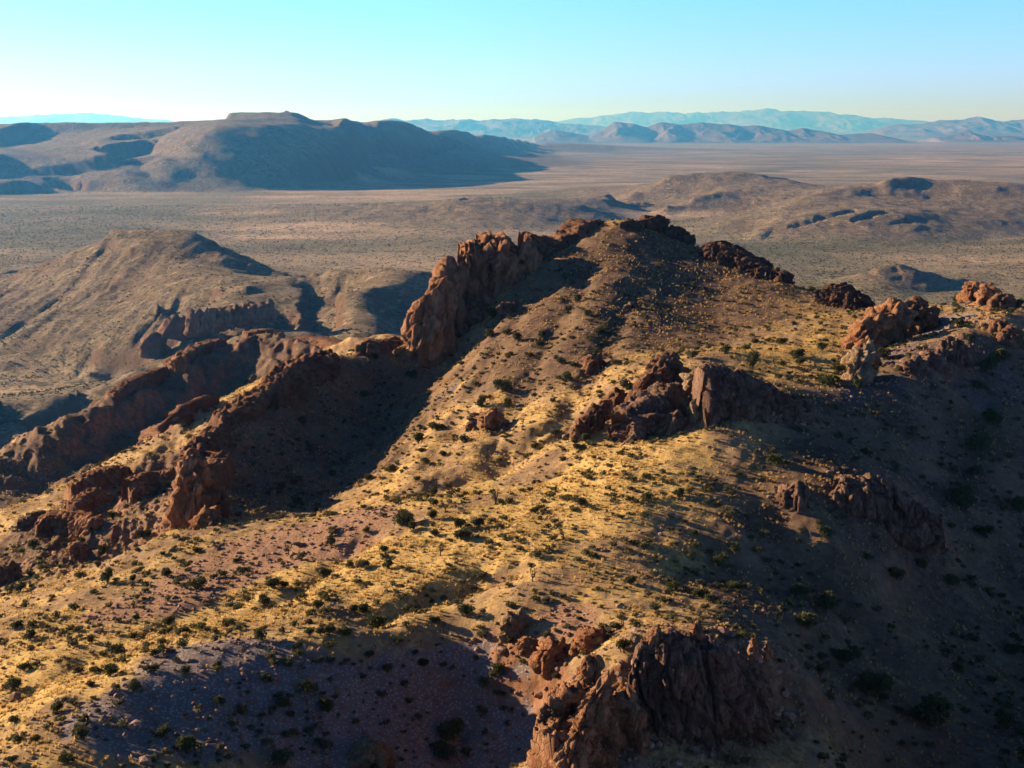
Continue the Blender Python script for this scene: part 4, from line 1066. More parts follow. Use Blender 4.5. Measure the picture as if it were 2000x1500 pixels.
outcrop('rock_cliff', 'rusty crags along the upper crest of the left ridge above the dark gully', 'cliff', [
    ('wall', [(662, 690, 722, 302), (630, 690, 740, 296), (590, 712, 768, 286), (560, 742, 812, 276), (526, 768, 822, 270), (484, 794, 836, 262), (450, 812, 858, 254)], 5.0, 122, M_RED, dict(ns=200, squat=1.5)),
    (618, 656, 684, 722, 121, M_RED, dict(top=0.5)), (578, 612, 700, 742, 123, M_RED, dict(top=0.5)), (524, 556, 744, 796, 124, M_RED, dict(top=0.5))])
outcrop('rock_cliff', 'rusty crags midway down the left ridge, one face in shade', 'cliff', [
    ('wall', [(456, 822, 870, 250), (428, 846, 892, 243), (404, 876, 928, 235), (384, 904, 960, 226)], 4.0, 127, M_RED, dict(ns=110)), (356, 396, 880, 920, 130, M_ORANGE, dict(top=0.4))])
outcrop('rock_cliff', 'tall golden edged rock buttress at the lower end of the left ridge', 'cliff', [
    (336, 392, 900, 1034, 131, M_ORANGE, dict(sub=5, top=0.5, lean=(0.15, 0.1))), (366, 424, 910, 1000, 132, M_RED, dict(sub=5, top=0.55)), (400, 446, 960, 1010, 133, M_RED, dict(top=0.4)), (378, 420, 990, 1030, 134, M_ORANGE, dict(top=0.4, lean=(0.5, 0)))])
outcrop('rock_outcrop', 'slanting pale slab left of the golden rock buttress', 'outcrop', [
    ('wall', [(332, 916, 948), (304, 920, 956), (280, 934, 974), (262, 954, 988)], 2.6, 135, M_ORANGE, dict(ns=90, nt=56, batter=0.5))])
outcrop('rock_outcrop', 'broken tan ledges on the lower left flank of the left ridge', 'outcrop', [
    ('wall', [(264, 908, 934), (226, 912, 948), (190, 926, 962), (148, 950, 982)], 3.0, 137, M_ORANGE, dict(ns=120, nt=56, batter=0.5)),
    ('wall', [(214, 948, 976), (186, 962, 996), (160, 984, 1010)], 2.2, 138, M_ORANGE, dict(ns=80, nt=48, batter=0.5))])
outcrop('rock_outcrop', 'row of small tan rock teeth on the far left lower slope', 'outcrop', [
    ('wall', [(170, 1012, 1044), (134, 1000, 1050), (104, 1000, 1050), (70, 1022, 1056)], 2.4, 140, M_ORANGE, dict(ns=100, nt=52, batter=0.45)),
    ('wall', [(96, 996, 1018), (64, 1004, 1030), (34, 1018, 1042)], 2.0, 142, M_GREY, dict(ns=70, nt=44, batter=0.5))])
outcrop('rock_outcrop', 'dark rocks in the shadowed gully at the left edge', 'outcrop', [
    (0, 40, 1100, 1140, 143, M_RED, dict(top=0.6)), (134, 164, 1062, 1090, 145, M_ORANGE, dict(top=0.5))])
outcrop('rock_outcrop', 'broken rocks on the sunny side of the left ridge', 'outcrop', [
    ('wall', [(430, 766, 790), (398, 774, 804), (356, 796, 828), (312, 818, 850), (270, 838, 864)], 3.4, 146, M_RED, dict(ns=140, nt=48, batter=0.45))])
outcrop('rock_outcrop', 'chain of small reddish crags down the crest of the far left spur', 'outcrop', [
    ('wall', [(448, 660, 682, 580), (415, 668, 690, 570), (372, 690, 712, 552), (340, 708, 736, 540)], 7.0, 151, M_RED, dict(ns=110, nt=48)),
    ('wall', [(334, 714, 738, 538), (300, 728, 752, 520), (262, 746, 766, 500), (230, 768, 784, 485)], 6.0, 152, M_RED, dict(ns=100, nt=48)),
    (336, 366, 694, 722, 153, M_ORANGE, dict(top=0.5))])
outcrop('rock_outcrop', 'dark rocks on the top of the far left spur', 'outcrop', [
    ('wall', [(545, 652, 668, 598), (515, 644, 664, 600), (486, 650, 664, 595)], 8.0, 156, M_RED, dict(ns=80, nt=40)), ('wall', [(655, 672, 690, 520), (620, 660, 682, 570), (570, 656, 674, 590)], 8.0, 157, M_RED, dict(ns=90, nt=40))])
outcrop('rock_outcrop', 'flat topped dark rock in the saddle beside the foot of the tall orange cliff', 'outcrop', [
    (704, 752, 663, 694, 159, M_RED, dict(top=0.8, depth=0.6)), (746, 796, 664, 686, 160, M_RED, dict(top=0.8, depth=0.6))])
outcrop('rock_outcrop', 'small broken ledge in the dry grass of the lower summit slope', 'outcrop', [
    (916, 944, 808, 838, 161, M_GREY, dict(top=0.6)), (940, 978, 802, 842, 162, M_ORANGE, dict(top=0.6))])
outcrop('rock_outcrop', 'dark tilted rock in the brush above the red fins', 'outcrop', [
    (1138, 1172, 690, 726, 163, M_RED, dict(top=0.4, lean=(0.2, 0)))])
outcrop('rock_outcrop', 'little rock mid way up the dim summit face', 'outcrop', [(1220, 1246, 592, 608, 164, M_GREY, dict(top=0.5))])
outcrop('rock_outcrop', 'small red rock cluster right under the tall orange cliff', 'outcrop', [(976, 1012, 592, 612, 165, M_RED, dict(top=0.5))])
outcrop('rock_cliff', 'band of tan rock columns on the flank between the butte and the dark hill', 'cliff',
    [(366 + 15 * k, 386 + 15 * k, 606 - k * 1.9 + (k % 3) * 2, 642 - k * 2.6, 171 + k, M_GREY, dict(sub=3, top=0.8, Y=1118, name='column', depth=1.2)) for k in range(11)])
outcrop('rock_outcrop', 'dark rock knobs at the left end of the column cliff', 'outcrop', [
    (320, 366, 618, 650, 191, M_GREY, dict(sub=3, Y=1130)), (282, 322, 648, 684, 192, M_GREY, dict(sub=3, Y=1125))])
# ------------------------------------------------------------------ plants
def leaf_material(name, a, b, dry=None, thin=0.0):
    g = G(name)
    oi = g.n('ShaderNodeObjectInfo')
    c = g.mix(oi.outputs['Random'], a, b)
    n = g.noise(1.4, 3, 0.6)
    c = g.mix(g.ramp(n, 0.35, 0.7), c, dry or tuple(x * 0.6 for x in a))
    g.color(c)
    g.b.inputs['Roughness'].default_value = 0.8
    if thin:
        tr = g.n('ShaderNodeBsdfTranslucent'); g.l(c, tr.inputs['Color'])
        mx = g.n('ShaderNodeMixShader'); mx.inputs[0].default_value = thin
        g.l(g.b.outputs[0], mx.inputs[1]); g.l(tr.outputs[0], mx.inputs[2]); g.l(mx.outputs[0], g.out.inputs['Surface'])
    return g.m
M_JUNIPER = leaf_material('juniper_leaves', (0.058, 0.068, 0.024), (0.095, 0.1, 0.036), (0.042, 0.048, 0.018), 0.2)
M_SAGE = leaf_material('sage_leaves', (0.095, 0.098, 0.058), (0.14, 0.135, 0.07), (0.07, 0.066, 0.035), 0.3)
M_GREENSHRUB = leaf_material('shrub_leaves', (0.075, 0.078, 0.03), (0.115, 0.108, 0.04), (0.055, 0.052, 0.022), 0.3)
M_GRASS = leaf_material('dry_grass_blades', (0.66, 0.48, 0.16), (0.46, 0.31, 0.12), (0.38, 0.26, 0.10), 0.45)
M_TWIG = leaf_material('dry_twigs', (0.11, 0.075, 0.05), (0.16, 0.11, 0.075), (0.09, 0.06, 0.04))
M_BARK = leaf_material('bark', (0.07, 0.05, 0.035), (0.10, 0.07, 0.05), (0.05, 0.035, 0.025))
M_YUCCA = leaf_material('yucca_blades', (0.10, 0.105, 0.045), (0.14, 0.13, 0.06), (0.07, 0.06, 0.03))
M_STONE = leaf_material('loose_stone', (0.20, 0.12, 0.08), (0.30, 0.21, 0.15), (0.13, 0.075, 0.05))

def tris_mesh(name, co, mat):
    co = np.asarray(co, float).reshape(-1, 3)
    me = mesh_from_arrays(name, co, tris=np.arange(len(co)).reshape(-1, 3))
    me.materials.append(mat)
    return me
def leaves(rs, n, lumps, size, up=0.2):
    """n leaf sprays spread through a few lumps (centre, radii)"""
    wt = np.array([r[0] * r[1] for c, r in lumps]); wt /= wt.sum()
    out = []
    for k in range(n):
        c, r = lumps[rs.choice(len(lumps), p=wt)]
        d = rs.randn(3); d /= np.linalg.norm(d); d[2] = abs(d[2]) if rs.rand() < 0.75 else d[2]
        p = np.array(c) + d * np.array(r) * (0.62 + 0.42 * rs.rand() ** 0.7)
        a = d + rs.randn(3) * 0.6 + (0, 0, up); a /= np.linalg.norm(a)
        t = np.cross(a, rs.randn(3)); t /= np.linalg.norm(t)
        s = size * (0.6 + 0.8 * rs.rand())
        out += [p - t * s * 0.5, p + t * s * 0.5, p + a * s * 1.3]
    return out
def blob(c, r, rs, n=2):
    v, f = ico(n)
    p = v * (1 + 0.18 * rs.randn(len(v), 1)) * np.array(r) * 0.55 + np.array(c)
    return p[f].reshape(-1, 3)
def limb(a, b, ra, rb, sides=5):
    a, b = np.array(a, float), np.array(b, float); d = b - a; d /= np.linalg.norm(d)
    u = np.cross(d, (0.3, 0.5, 0.81)); u /= np.linalg.norm(u); w = np.cross(d, u)
    out = []
    for k in range(sides):
        t0, t1 = 2 * math.pi * k / sides, 2 * math.pi * (k + 1) / sides
        p0, p1 = a + ra * (math.cos(t0) * u + math.sin(t0) * w), a + ra * (math.cos(t1) * u + math.sin(t1) * w)
        q0, q1 = b + rb * (math.cos(t0) * u + math.sin(t0) * w), b + rb * (math.cos(t1) * u + math.sin(t1) * w)
        out += [p0, p1, q1, p0, q1, q0]
    return out

# every bush prototype is one unit wide
def juniper(seed, tall=0.78, n=820):
    rs = np.random.RandomState(seed)
    lumps = [((0, 0, tall * 0.42), (0.36, 0.34, tall * 0.42))]
    for k in range(6):
        a = rs.rand() * 6.28; rr = 0.16 + 0.18 * rs.rand()
        lumps.append(((math.cos(a) * rr, math.sin(a) * rr, tall * (0.25 + 0.5 * rs.rand())), (0.17 + 0.1 * rs.rand(), 0.17 + 0.1 * rs.rand(), tall * (0.18 + 0.14 * rs.rand()))))
    co = leaves(rs, n, lumps, 0.072)
    for c, r in lumps: co = list(co) + list(blob(c, r, rs, 1))
    trunk = limb((0, 0, -0.15), (0.03, 0.02, tall * 0.35), 0.05, 0.03)
    for k in range(4):
        a = rs.rand() * 6.28
        trunk += limb((0.0, 0.0, 0.02), (math.cos(a) * 0.25, math.sin(a) * 0.25, tall * 0.4), 0.03, 0.012, 4)
    return tris_mesh('bush_crown', co, M_JUNIPER), tris_mesh('bush_trunk', trunk, M_BARK)
def dead_bush(seed):
    rs = np.random.RandomState(seed); co = []
    def grow(p, d, ln, r, lev):
        q = p + d * ln
        co.extend(limb(p, q, r, r * 0.6, 4))
        if lev == 0: return
        for k in range(3):
            e = d + rs.randn(3) * 0.5; e[2] += 0.12; e /= np.linalg.norm(e)
            grow(q, e, ln * 0.68, r * 0.6, lev - 1)
    for k in range(7):
        a = rs.rand() * 6.28
        d = np.array((math.cos(a) * 0.75, math.sin(a) * 0.75, 0.75)); d /= np.linalg.norm(d)
        grow(np.array((0, 0, -0.05)), d, 0.26, 0.016, 3)
    return tris_mesh('dead_branches', co, M_TWIG)
def sage(seed):
    rs = np.random.RandomState(seed)
    lumps = [((0, 0, 0.25), (0.38, 0.36, 0.26))] + [((0.25 * math.cos(a), 0.25 * math.sin(a), 0.26 + 0.12 * rs.rand()), (0.22, 0.22, 0.2)) for a in rs.rand(5) * 6.28]
    co = leaves(rs, 420, lumps, 0.08, 0.6)
    for c, r in lumps: co = list(co) + list(blob(c, r, rs, 1))
    return tris_mesh('sage_crown', co, M_SAGE)
def yucca(seed):
    """small tree yucca: trunk, a few arms, a spiky head on each (about one unit tall)"""
    rs = np.random.RandomState(seed); stem = limb((0, 0, -0.1), (0.02, 0, 0.42), 0.05, 0.042); heads = []
    tips = []
    for k in range(4):
        a = rs.rand() * 6.28 + k * 1.6; z0 = 0.28 + 0.12 * rs.rand()
        tip = np.array((math.cos(a) * (0.16 + 0.14 * rs.rand()), math.sin(a) * 0.25, 0.62 + 0.28 * rs.rand()))
        mid = np.array((tip[0] * 0.8, tip[1] * 0.8, z0 + 0.12))
        stem += limb((0.015, 0, z0), mid, 0.034, 0.03, 4) + limb(mid, tip, 0.03, 0.026, 4); tips.append(tip)
    tips.append(np.array((0.02, 0, 0.5)))
    for t in tips:
        for k in range(34):
            d = rs.randn(3); d[2] = abs(d[2]) * 0.9 - 0.15; d /= np.linalg.norm(d)
            s = np.cross(d, rs.randn(3)); s /= np.linalg.norm(s)
            heads += [t - s * 0.012, t + s * 0.012, t + d * (0.13 + 0.05 * rs.rand())]
    return tris_mesh('yucca_heads', heads, M_YUCCA), tris_mesh('yucca_stem', stem, M_BARK)

JUN = [juniper(200 + k, 0.62 + 0.09 * (k % 4)) for k in range(6)]
JUN_TALL = [juniper(220 + k, 1.25) for k in range(2)]
DEAD = [dead_bush(240 + k) for k in range(3)]
SAGE = [sage(250 + k) for k in range(3)]
YUC = [yucca(260 + k) for k in range(3)]

# individual bushes: photo column and row of the foot, width in photo pixels, kind
#   j juniper-like bush, t taller bush, d bare dead shrub, s grey-green brush, y tree yucca
BUSH = """785 1027 52 j,807 1036 22 j,715 1041 17 j,900 1032 30 j,905 1053 42 j,935 1029 30 j,850 1049 24 j,847 988 22 j,870 1001 26 y,845 968 24 j,845 1014 24 j,968 986 34 y,646 1066 22 j,564 1084 24 y,634 1131 34 j,534 1149 34 j,557 1148 22 j,515 1181 30 j,620 1191 25 j,631 1166 18 j,707 1111 36 s,682 1111 20 j,757 1111 26 j,752 1079 20 j,860 1086 26 y,952 1084 26 d,812 1065 20 d,779 1065 18 d,935 1131 36 s,892 1171 30 y,770 1169 26 d,747 1188 16 d,682 1166 18 d,692 1196 22 j,715 1196 28 j,737 1229 50 j,675 1241 28 j,605 1241 22 j,625 1241 20 j,642 1239 24 j,512 1249 34 j,603 1219 18 j,912 1207 26 t,850 1218 26 j,780 1255 24 j,828 1301 26 j,757 1313 26 j,720 1286 22 j,650 1293 18 j,625 1296 18 j,942 1247 28 s,975 1321 32 j,810 1279 16 j,562 1303 20 j,582 1267 20 j,867 1228 12 y,517 1328 20 j,
386 1151 38 j,327 1127 25 j,210 1141 24 t,259 1135 18 j,474 1121 28 j,462 1099 16 j,384 1079 18 j,200 1077 26 j,269 1077 14 j,192 1109 14 j,331 1225 28 j,231 1279 36 j,179 1257 20 j,59 1251 26 j,32 1226 28 j,75 1226 32 d,40 1156 28 j,14 1156 18 j,131 1146 22 d,155 1129 24 j,114 1153 20 d,24 1346 34 j,47 1311 26 j,139 1303 24 d,186 1316 24 j,214 1321 36 j,175 1341 22 j,261 1351 32 j,362 1321 26 j,425 1303 20 j,430 1374 28 j,302 1309 22 j,357 1265 32 s,318 1276 24 j,300 1283 16 j,267 1213 20 j,421 1179 20 d,466 1189 26 s,433 1207 20 d,87 1346 18 d,248 1299 11 y,69 1284 9 y,362 1237 22 j,66 1073 28 j,160 1061 18 j,127 1071 18 j,220 1015 24 j,282 1053 32 j,112 1391 30 j,160 1447 34 j,132 1493 34 j,24 1491 26 j,28 1446 24 j,366 1471 50 j,548 1491 60 j,550 1381 36 j,604 1353 38 j,522 1331 26 j,460 1399 20 y,192 1393 14 j,317 1441 36 j,568 1401 20 j,640 1391 40 j,70 1449 20 j,
718 937 18 j,770 921 24 j,1262 979 26 j,1325 969 28 j,1135 991 22 j,1045 1003 22 j,1100 1053 26 y,1143 1086 24 s,1040 1137 26 y,1150 1115 15 y,1046 1091 34 s,998 1044 14 d,1230 1141 26 j,1314 1151 28 j,1132 1211 14 j,946 1341 28 j,1086 1327 24 j,1064 1423 26 j,1218 1276 26 t,996 1257 18 j,710 1327 14 j,878 1441 70 j,866 1481 50 j,1218 1229 22 y,1110 1229 18 s,1086 1237 14 s,930 1291 14 j,982 1361 16 j,1054 1301 18 j,
1532 967 32 j,1424 1009 42 s,1492 1049 28 s,1612 1051 34 j,1436 1081 34 j,1406 1106 36 j,1500 1101 22 s,1428 1151 28 j,1372 1166 36 j,1564 1166 38 j,1696 1093 22 j,1752 1133 36 j,1860 1143 38 j,1800 1109 30 j,1420 961 26 s,1356 1046 18 j,1404 1063 20 y,1880 991 70 j,1992 1001 40 j,1612 1191 50 j,1576 1226 50 j,1712 1361 90 j,1644 1291 44 j,1976 1276 34 j,1820 1421 100 j,1964 1426 60 j,1920 1046 40 j,1900 931 34 j,
1870 583 18 j,1944 579 12 j,1990 599 22 j,1972 615 22 j,1825 636 18 j,1869 636 24 j,1895 665 18 j,1587 556 16 j,1695 601 14 j,1550 635 14 j,1475 671 20 j,1500 669 14 j,1527 673 22 j,1612 669 16 j,1561 679 22 d,1556 699 34 j,1604 686 24 j,1416 691 26 j,1458 685 22 j,1470 721 22 t,1622 756 46 j,1636 729 30 j,1695 739 36 j,1676 761 22 j,1727 703 32 j,1751 703 14 j,1755 725 18 j,1795 687 14 j,1732 746 16 j,1520 741 22 s,1541 744 22 s,1570 734 16 y,1562 713 22 j,1531 716 16 j,1352 701 28 s,1322 736 14 j,1960 706 36 j,1930 729 40 j,1934 826 40 j,1905 881 60 j,1513 907 36 j,1910 761 30 j,
965 621 36 j,884 626 18 j,877 641 14 j,904 646 28 j,956 659 22 j,990 655 20 j,1060 661 20 j,1149 618 18 j,1171 656 22 j,1189 656 14 j,1056 681 20 j,1012 667 26 j,860 681 18 j,900 713 18 s,995 696 16 j,1105 546 18 j,1130 591 22 j,982 766 40 j,930 756 22 s,940 796 20 t,993 796 20 j,1042 776 14 j,1224 761 30 j,1336 736 26 j,853 841 34 j,818 866 26 j,909 863 22 j,822 883 18 j,770 921 22 j,1021 831 16 y,1084 851 28 s,1143 863 22 j,1133 881 30 j,1108 856 16 j,864 891 18 j,832 906 22 j,1166 701 20 j,1203 713 26 s,1098 711 20 j,1035 699 14 j,1105 746 24 j,1119 717 20 j,1045 876 18 j,1305 841 18 j,804 739 24 j,713 776 24 j,734 703 12 j,
592 831 24 j,607 881 20 j,551 893 14 j,485 953 14 j,582 941 24 s,650 909 18 s,648 931 18 j,720 936 22 j,580 983 22 s,550 956 18 j,525 968 14 j,630 856 12 j,330 951 18 j,255 946 24 j"""
SPECIAL = {
    (785, 1027): 'largest dark green bush on the golden slope, with a small one at its right foot', (737, 1229): 'large dark bush just above the edge of shade in the foreground grass',
    (386, 1151): 'round dark bush on the pink gravel patch, casting a long shadow', (327, 1127): 'upright dark bush at the left end of the pink gravel patch',
    (210, 1141): 'tall narrow dark bush left of the pink gravel patch', (231, 1279): 'dense dark bush at the foot of the pale scree, the biggest of a small cluster',
    (1622, 756): 'big green bush against the pale yellow rock in the sunny bowl', (965, 621): 'dark spreading bush in the shade at the right foot of the tall orange cliff',
    (904, 646): 'bright green bush close below the tall orange cliff', (878, 1441): 'big black green bush in the shaded ravine at the bottom',
    (866, 1481): 'wide dark bush below the biggest one in the shaded ravine', (1218, 1276): 'green tree like bush behind the orange edge of the dark fin',
    (1040, 1137): 'small tree yucca with a round head on the brow above the shade', (968, 986): 'spiky dark yucca clump high on the golden slope',
    (982, 766): 'broad dark bush in the middle of the summit slope', (1224, 761): 'round bush at the left foot of the pink granite dome',
    (935, 1131): 'tall grey green brush at the right side of the golden slope', (1532, 967): 'round green bush touching the small dark boulder outcrop',
    (1424, 1009): 'wide yellowish grey brush where the light fades on the east side', (1820, 1421): 'very large black bush at the bottom of the dark east bowl',
    (1712, 1361): 'large dark bush up the slope from the largest one in the east bowl', (1564, 1166): 'bush with sun catching its top in the shaded east slope',
    (366, 1471): 'large dark bush near the bottom edge on the shaded knoll', (548, 1491): 'large dark bush cut by the bottom edge of the view',
    (1870, 583): 'dark bush left of the orange knob on the far right crest', (1470, 721): 'upright bush behind the pale yellow pillar of the middle crags',
    (282, 1053): 'pair of dark bushes under the slanting pale slab', (1064, 1423): 'green bush at the foot of the glowing orange rock',
    (1150, 1115): 'thin tree yucca standing alone near the brow of the lit slope', (1262, 979): 'round dark bush at the right edge of the golden slope',
}
# things a bush can be found by: photo column, row, short name
MARKS = [(835, 680, 'the tall orange cliff'), (1200, 440, 'the summit'), (1700, 680, 'the leaning tower'), (1670, 755, 'the pale yellow rock face'), (1925, 590, 'the orange crest knob'),
         (1850, 705, 'the ribbed grey crest rocks'), (1270, 770, 'the pink granite dome'), (1165, 830, 'the dark red fins'), (1380, 815, 'the pale yellow pillar'), (1730, 1010, 'the shaded reddish cliff'),
         (1550, 985, 'the dark boulder outcrop'), (1380, 1330, 'the dark rock fin'), (1110, 1440, 'the glowing orange rock edge'), (1150, 1250, 'the sunlit yellow rocks'), (1075, 1290, 'the crumbling tan outcrop'),
         (1005, 1225, 'the bright edged ledge'), (720, 1480, 'the half buried pale boulder'), (610, 725, 'the upper left ridge crags'), (430, 870, 'the middle left ridge crags'), (375, 1020, 'the golden rock buttress'),
         (280, 970, 'the slanting pale slab'), (180, 960, 'the broken tan ledges'), (120, 1040, 'the row of rock teeth'), (30, 1120, 'the dark left edge rocks'), (945, 830, 'the small broken ledge'), (1155, 720, 'the dark tilted rock'),
         (1233, 602, 'the little summit face rock'), (750, 680, 'the flat dark saddle rock'), (560, 1090, 'the pink gravel top'), (950, 930, 'the golden slope rim'), (400, 1040, 'the spur rim'),
         (785, 1027, 'the largest golden slope bush'), (737, 1229, 'the large shade edge bush'), (386, 1151, 'the round bush on pink gravel'), (327, 1127, 'the upright bush on pink gravel'), (210, 1141, 'the tall narrow bush'),
         (231, 1279, 'the dense bush under the scree'), (1622, 756, 'the big bush by the yellow rock'), (965, 621, 'the spreading cliff foot bush'), (878, 1441, 'the big ravine bush'), (1218, 1276, 'the tree like fin bush'),
         (1040, 1137, 'the round headed tree yucca'), (968, 986, 'the spiky yucca clump'), (982, 766, 'the broad summit slope bush'), (935, 1131, 'the tall grey green brush'), (1424, 1009, 'the wide yellowish brush'),
         (1820, 1421, 'the very large black bowl bush'), (1564, 1166, 'the bush with a lit top'), (366, 1471, 'the large knoll bush'), (548, 1491, 'the bush cut by the bottom edge'), (1262, 979, 'the round slope edge bush')]
def bearing(dx, dy):
    k = int(round(math.degrees(math.atan2(dy, dx)) / 45.0)) % 8
    return ['right of', 'below and right of', 'below', 'below and left of', 'left of', 'above and left of', 'above', 'above and right of'][k]
USED = {}
def find_label(lead, px, py):
    """describe a bush by the landmarks nearest to it; never the same words twice"""
    order = sorted(MARKS, key=lambda m: math.hypot(px - m[0], (py - m[1]) * 1.2))
    for m in order[:7]:
        d = math.hypot(px - m[0], py - m[1])
        if d < 6: continue
        how = 'just ' if d < 50 else '' if d < 130 else 'well '
        lab = lead + ' ' + how + bearing(px - m[0], py - m[1]) + ' ' + m[2]
        if lab not in USED:
            USED[lab] = 1; return lab
    return lead + ' ' + bearing(px - order[0][0], py - order[0][1]) + ' ' + order[0][2] + ' too'
KIND = {'j': ('bush', 'bush', 'dark green'), 't': ('bush', 'bush', 'upright dark green'), 'd': ('dead_shrub', 'dead shrub', 'bare grey'), 's': ('brush', 'brush', 'loose grey green'), 'y': ('tree_yucca', 'yucca', 'spiky')}
rnd = random.Random(7)
nplants = 0; BPOS = []
seen = set()
for tok in BUSH.replace('\n', '').split(','):
    px, py, w, k = tok.split(); px, py, w = int(px), int(py), int(w)
    if (px, py) in seen: continue
    seen.add((px, py))
    hit = sight(px, min(py, 1508))
    x, y, z = [float(c) for c in hit]
    width = w / F * y * (1.0 if k == 'j' and w < 60 else 0.85 if k == 'j' else 0.95)
    nm, cat, adj = KIND[k]
    parts = {'j': JUN, 't': JUN_TALL, 'y': YUC}.get(k)
    q = rnd.randrange(100)
    root = None
    if parts:
        me_a, me_b = parts[q % len(parts)]
        root = bpy.data.objects.new(nm, None); COL.objects.link(root)
        kids = [('crown', me_a), ('trunk', me_b)]
        if k == 'y': kids = [('heads', me_a), ('trunk', me_b)]
        for nn, mm in kids:
            c = bpy.data.objects.new(nn, mm); COL.objects.link(c); c.parent = root
    else:
        root = bpy.data.objects.new(nm, (DEAD if k == 'd' else SAGE)[q % 3]); COL.objects.link(root)
    sc_ = width * (1.25 if k in 'yt' else 1.0)
    root.location = (x, y, z - 0.03 * width); root.rotation_euler = (0, 0, rnd.uniform(0, 6.28))
    root.scale = (sc_, sc_ * rnd.uniform(0.85, 1.15), sc_ * rnd.uniform(0.85, 1.15))
    BPOS.append((x, y, width))
    key = (px, py)
    if key in SPECIAL:
        tag(root, SPECIAL[key], cat, {'j': 'dark green bushes on the mountain', 't': 'upright bushes on the mountain', 'd': 'bare dead shrubs on the slopes', 's': 'grey green brush on the slopes', 'y': 'tree yuccas on the slopes'}[k])
    else:
        size = {'j': ('large' if w >= 33 else 'medium' if w >= 22 else 'small'), 't': '', 'd': '', 's': '', 'y': ''}[k]
        lab = find_label(' '.join((size + ' ' + adj + ' ' + cat).split()), px, py)
        tag(root, lab, cat, {'j': 'dark green bushes on the mountain', 't': 'upright bushes on the mountain', 'd': 'bare dead shrubs on the slopes', 's': 'grey green brush on the slopes', 'y': 'tree yuccas on the slopes'}[k])
    nplants += 1

# ---- uncountable cover: dry grass, small shrubs and stones (geometry nodes on scattered points)
rs = np.random.RandomState(5)
def grass_proto(seed):
    r_ = np.random.RandomState(seed); co = []
    for k in range(26):
        a = r_.rand() * 6.28; b = np.array((math.cos(a), math.sin(a), 0)) * 0.16 * r_.rand()
        d = np.array((math.cos(a) * 0.45 * r_.rand(), math.sin(a) * 0.45 * r_.rand(), 0.5 + 0.35 * r_.rand()))
        s = np.array((-math.sin(a + r_.rand()), math.cos(a + r_.rand()), 0)) * 0.075
        co += [b - s, b + s, b + d]
    return tris_mesh('grass_tuft', co, M_GRASS)
def shrub_proto(seed, mat):
    r_ = np.random.RandomState(seed)
    lumps = [((0, 0, 0.22), (0.36, 0.36, 0.24)), ((0.2, 0.1, 0.3), (0.22, 0.22, 0.2)), ((-0.15, -0.12, 0.28), (0.24, 0.22, 0.2))]
    co = leaves(r_, 90, lumps, 0.15, 0.5)
    for c, r in lumps: co = list(co) + list(blob(c, r, r_, 1))
    return tris_mesh('small_shrub_crown', co, mat)
def stone_proto(seed):
    r_ = np.random.RandomState(seed); v, f = ico(1)
    p = np.sign(v) * np.abs(v) ** 0.8 * (0.8 + 0.35 * r_.rand(len(v), 1)) * np.array((0.5, 0.4, 0.32)) + (0, 0, 0.1)
    return tris_mesh('stone', p[f].reshape(-1, 3), M_STONE)

def scatter(name, label, protos, pts, scl, cat=None):
    me = bpy.data.meshes.new(name)
    me.vertices.add(len(pts)); me.vertices.foreach_set('co', np.ascontiguousarray(pts, np.float32).ravel())
    a = me.attributes.new('size', 'FLOAT', 'POINT'); a.data.foreach_set('value', np.ascontiguousarray(scl, np.float32))
    o = bpy.data.objects.new(name, me); COL.objects.link(o)
    ng = bpy.data.node_groups.new(name + '_cover', 'GeometryNodeTree')
    ng.interface.new_socket('Geometry', in_out='INPUT', socket_type='NodeSocketGeometry')
    ng.interface.new_socket('Geometry', in_out='OUTPUT', socket_type='NodeSocketGeometry')
    N = ng.nodes; L = ng.links
    gi, go = N.new('NodeGroupInput'), N.new('NodeGroupOutput')
    iop = N.new('GeometryNodeInstanceOnPoints'); m2p = N.new('GeometryNodeMeshToPoints')
    L.new(gi.outputs[0], m2p.inputs['Mesh']); L.new(m2p.outputs[0], iop.inputs['Points'])
    g2i = N.new('GeometryNodeJoinGeometry')
    for k, pm in enumerate(protos):
        po = bpy.data.objects.new(name + '_piece', pm)          # source shape only, never placed in the scene
        oi = N.new('GeometryNodeObjectInfo'); oi.inputs['Object'].default_value = po; oi.inputs['As Instance'].default_value = True
        L.new(oi.outputs['Geometry'], g2i.inputs[0])
    L.new(g2i.outputs[0], iop.inputs['Instance']); iop.inputs['Pick Instance'].default_value = True
    ri = N.new('FunctionNodeRandomValue'); ri.data_type = 'INT'
    ri.inputs['Min'].default_value = 0; ri.inputs['Max'].default_value = len(protos) - 1
    for s_ in ri.inputs:
        if s_.type == 'INT' and s_.name == 'Max': s_.default_value = len(protos) - 1
        if s_.type == 'INT' and s_.name == 'Min': s_.default_value = 0
    out_i = [s_ for s_ in ri.outputs if s_.type == 'INT'][0]
    L.new(out_i, iop.inputs['Instance Index'])
    rr = N.new('FunctionNodeRandomValue'); rr.data_type = 'FLOAT_VECTOR'
    rr.inputs[0].default_value = (-0.12, -0.12, 0); rr.inputs[1].default_value = (0.12, 0.12, 6.283)
    L.new(rr.outputs[0], iop.inputs['Rotation'])
    at_ = N.new('GeometryNodeInputNamedAttribute'); at_.data_type = 'FLOAT'; at_.inputs['Name'].default_value = 'size'
    L.new([s_ for s_ in at_.outputs if s_.name == 'Attribute'][0], iop.inputs['Scale'])
    L.new(iop.outputs[0], go.inputs[0])
    md_ = o.modifiers.new('cover', 'NODES'); md_.node_group = ng
    o['kind'] = 'stuff'; o['label'] = label
    return o

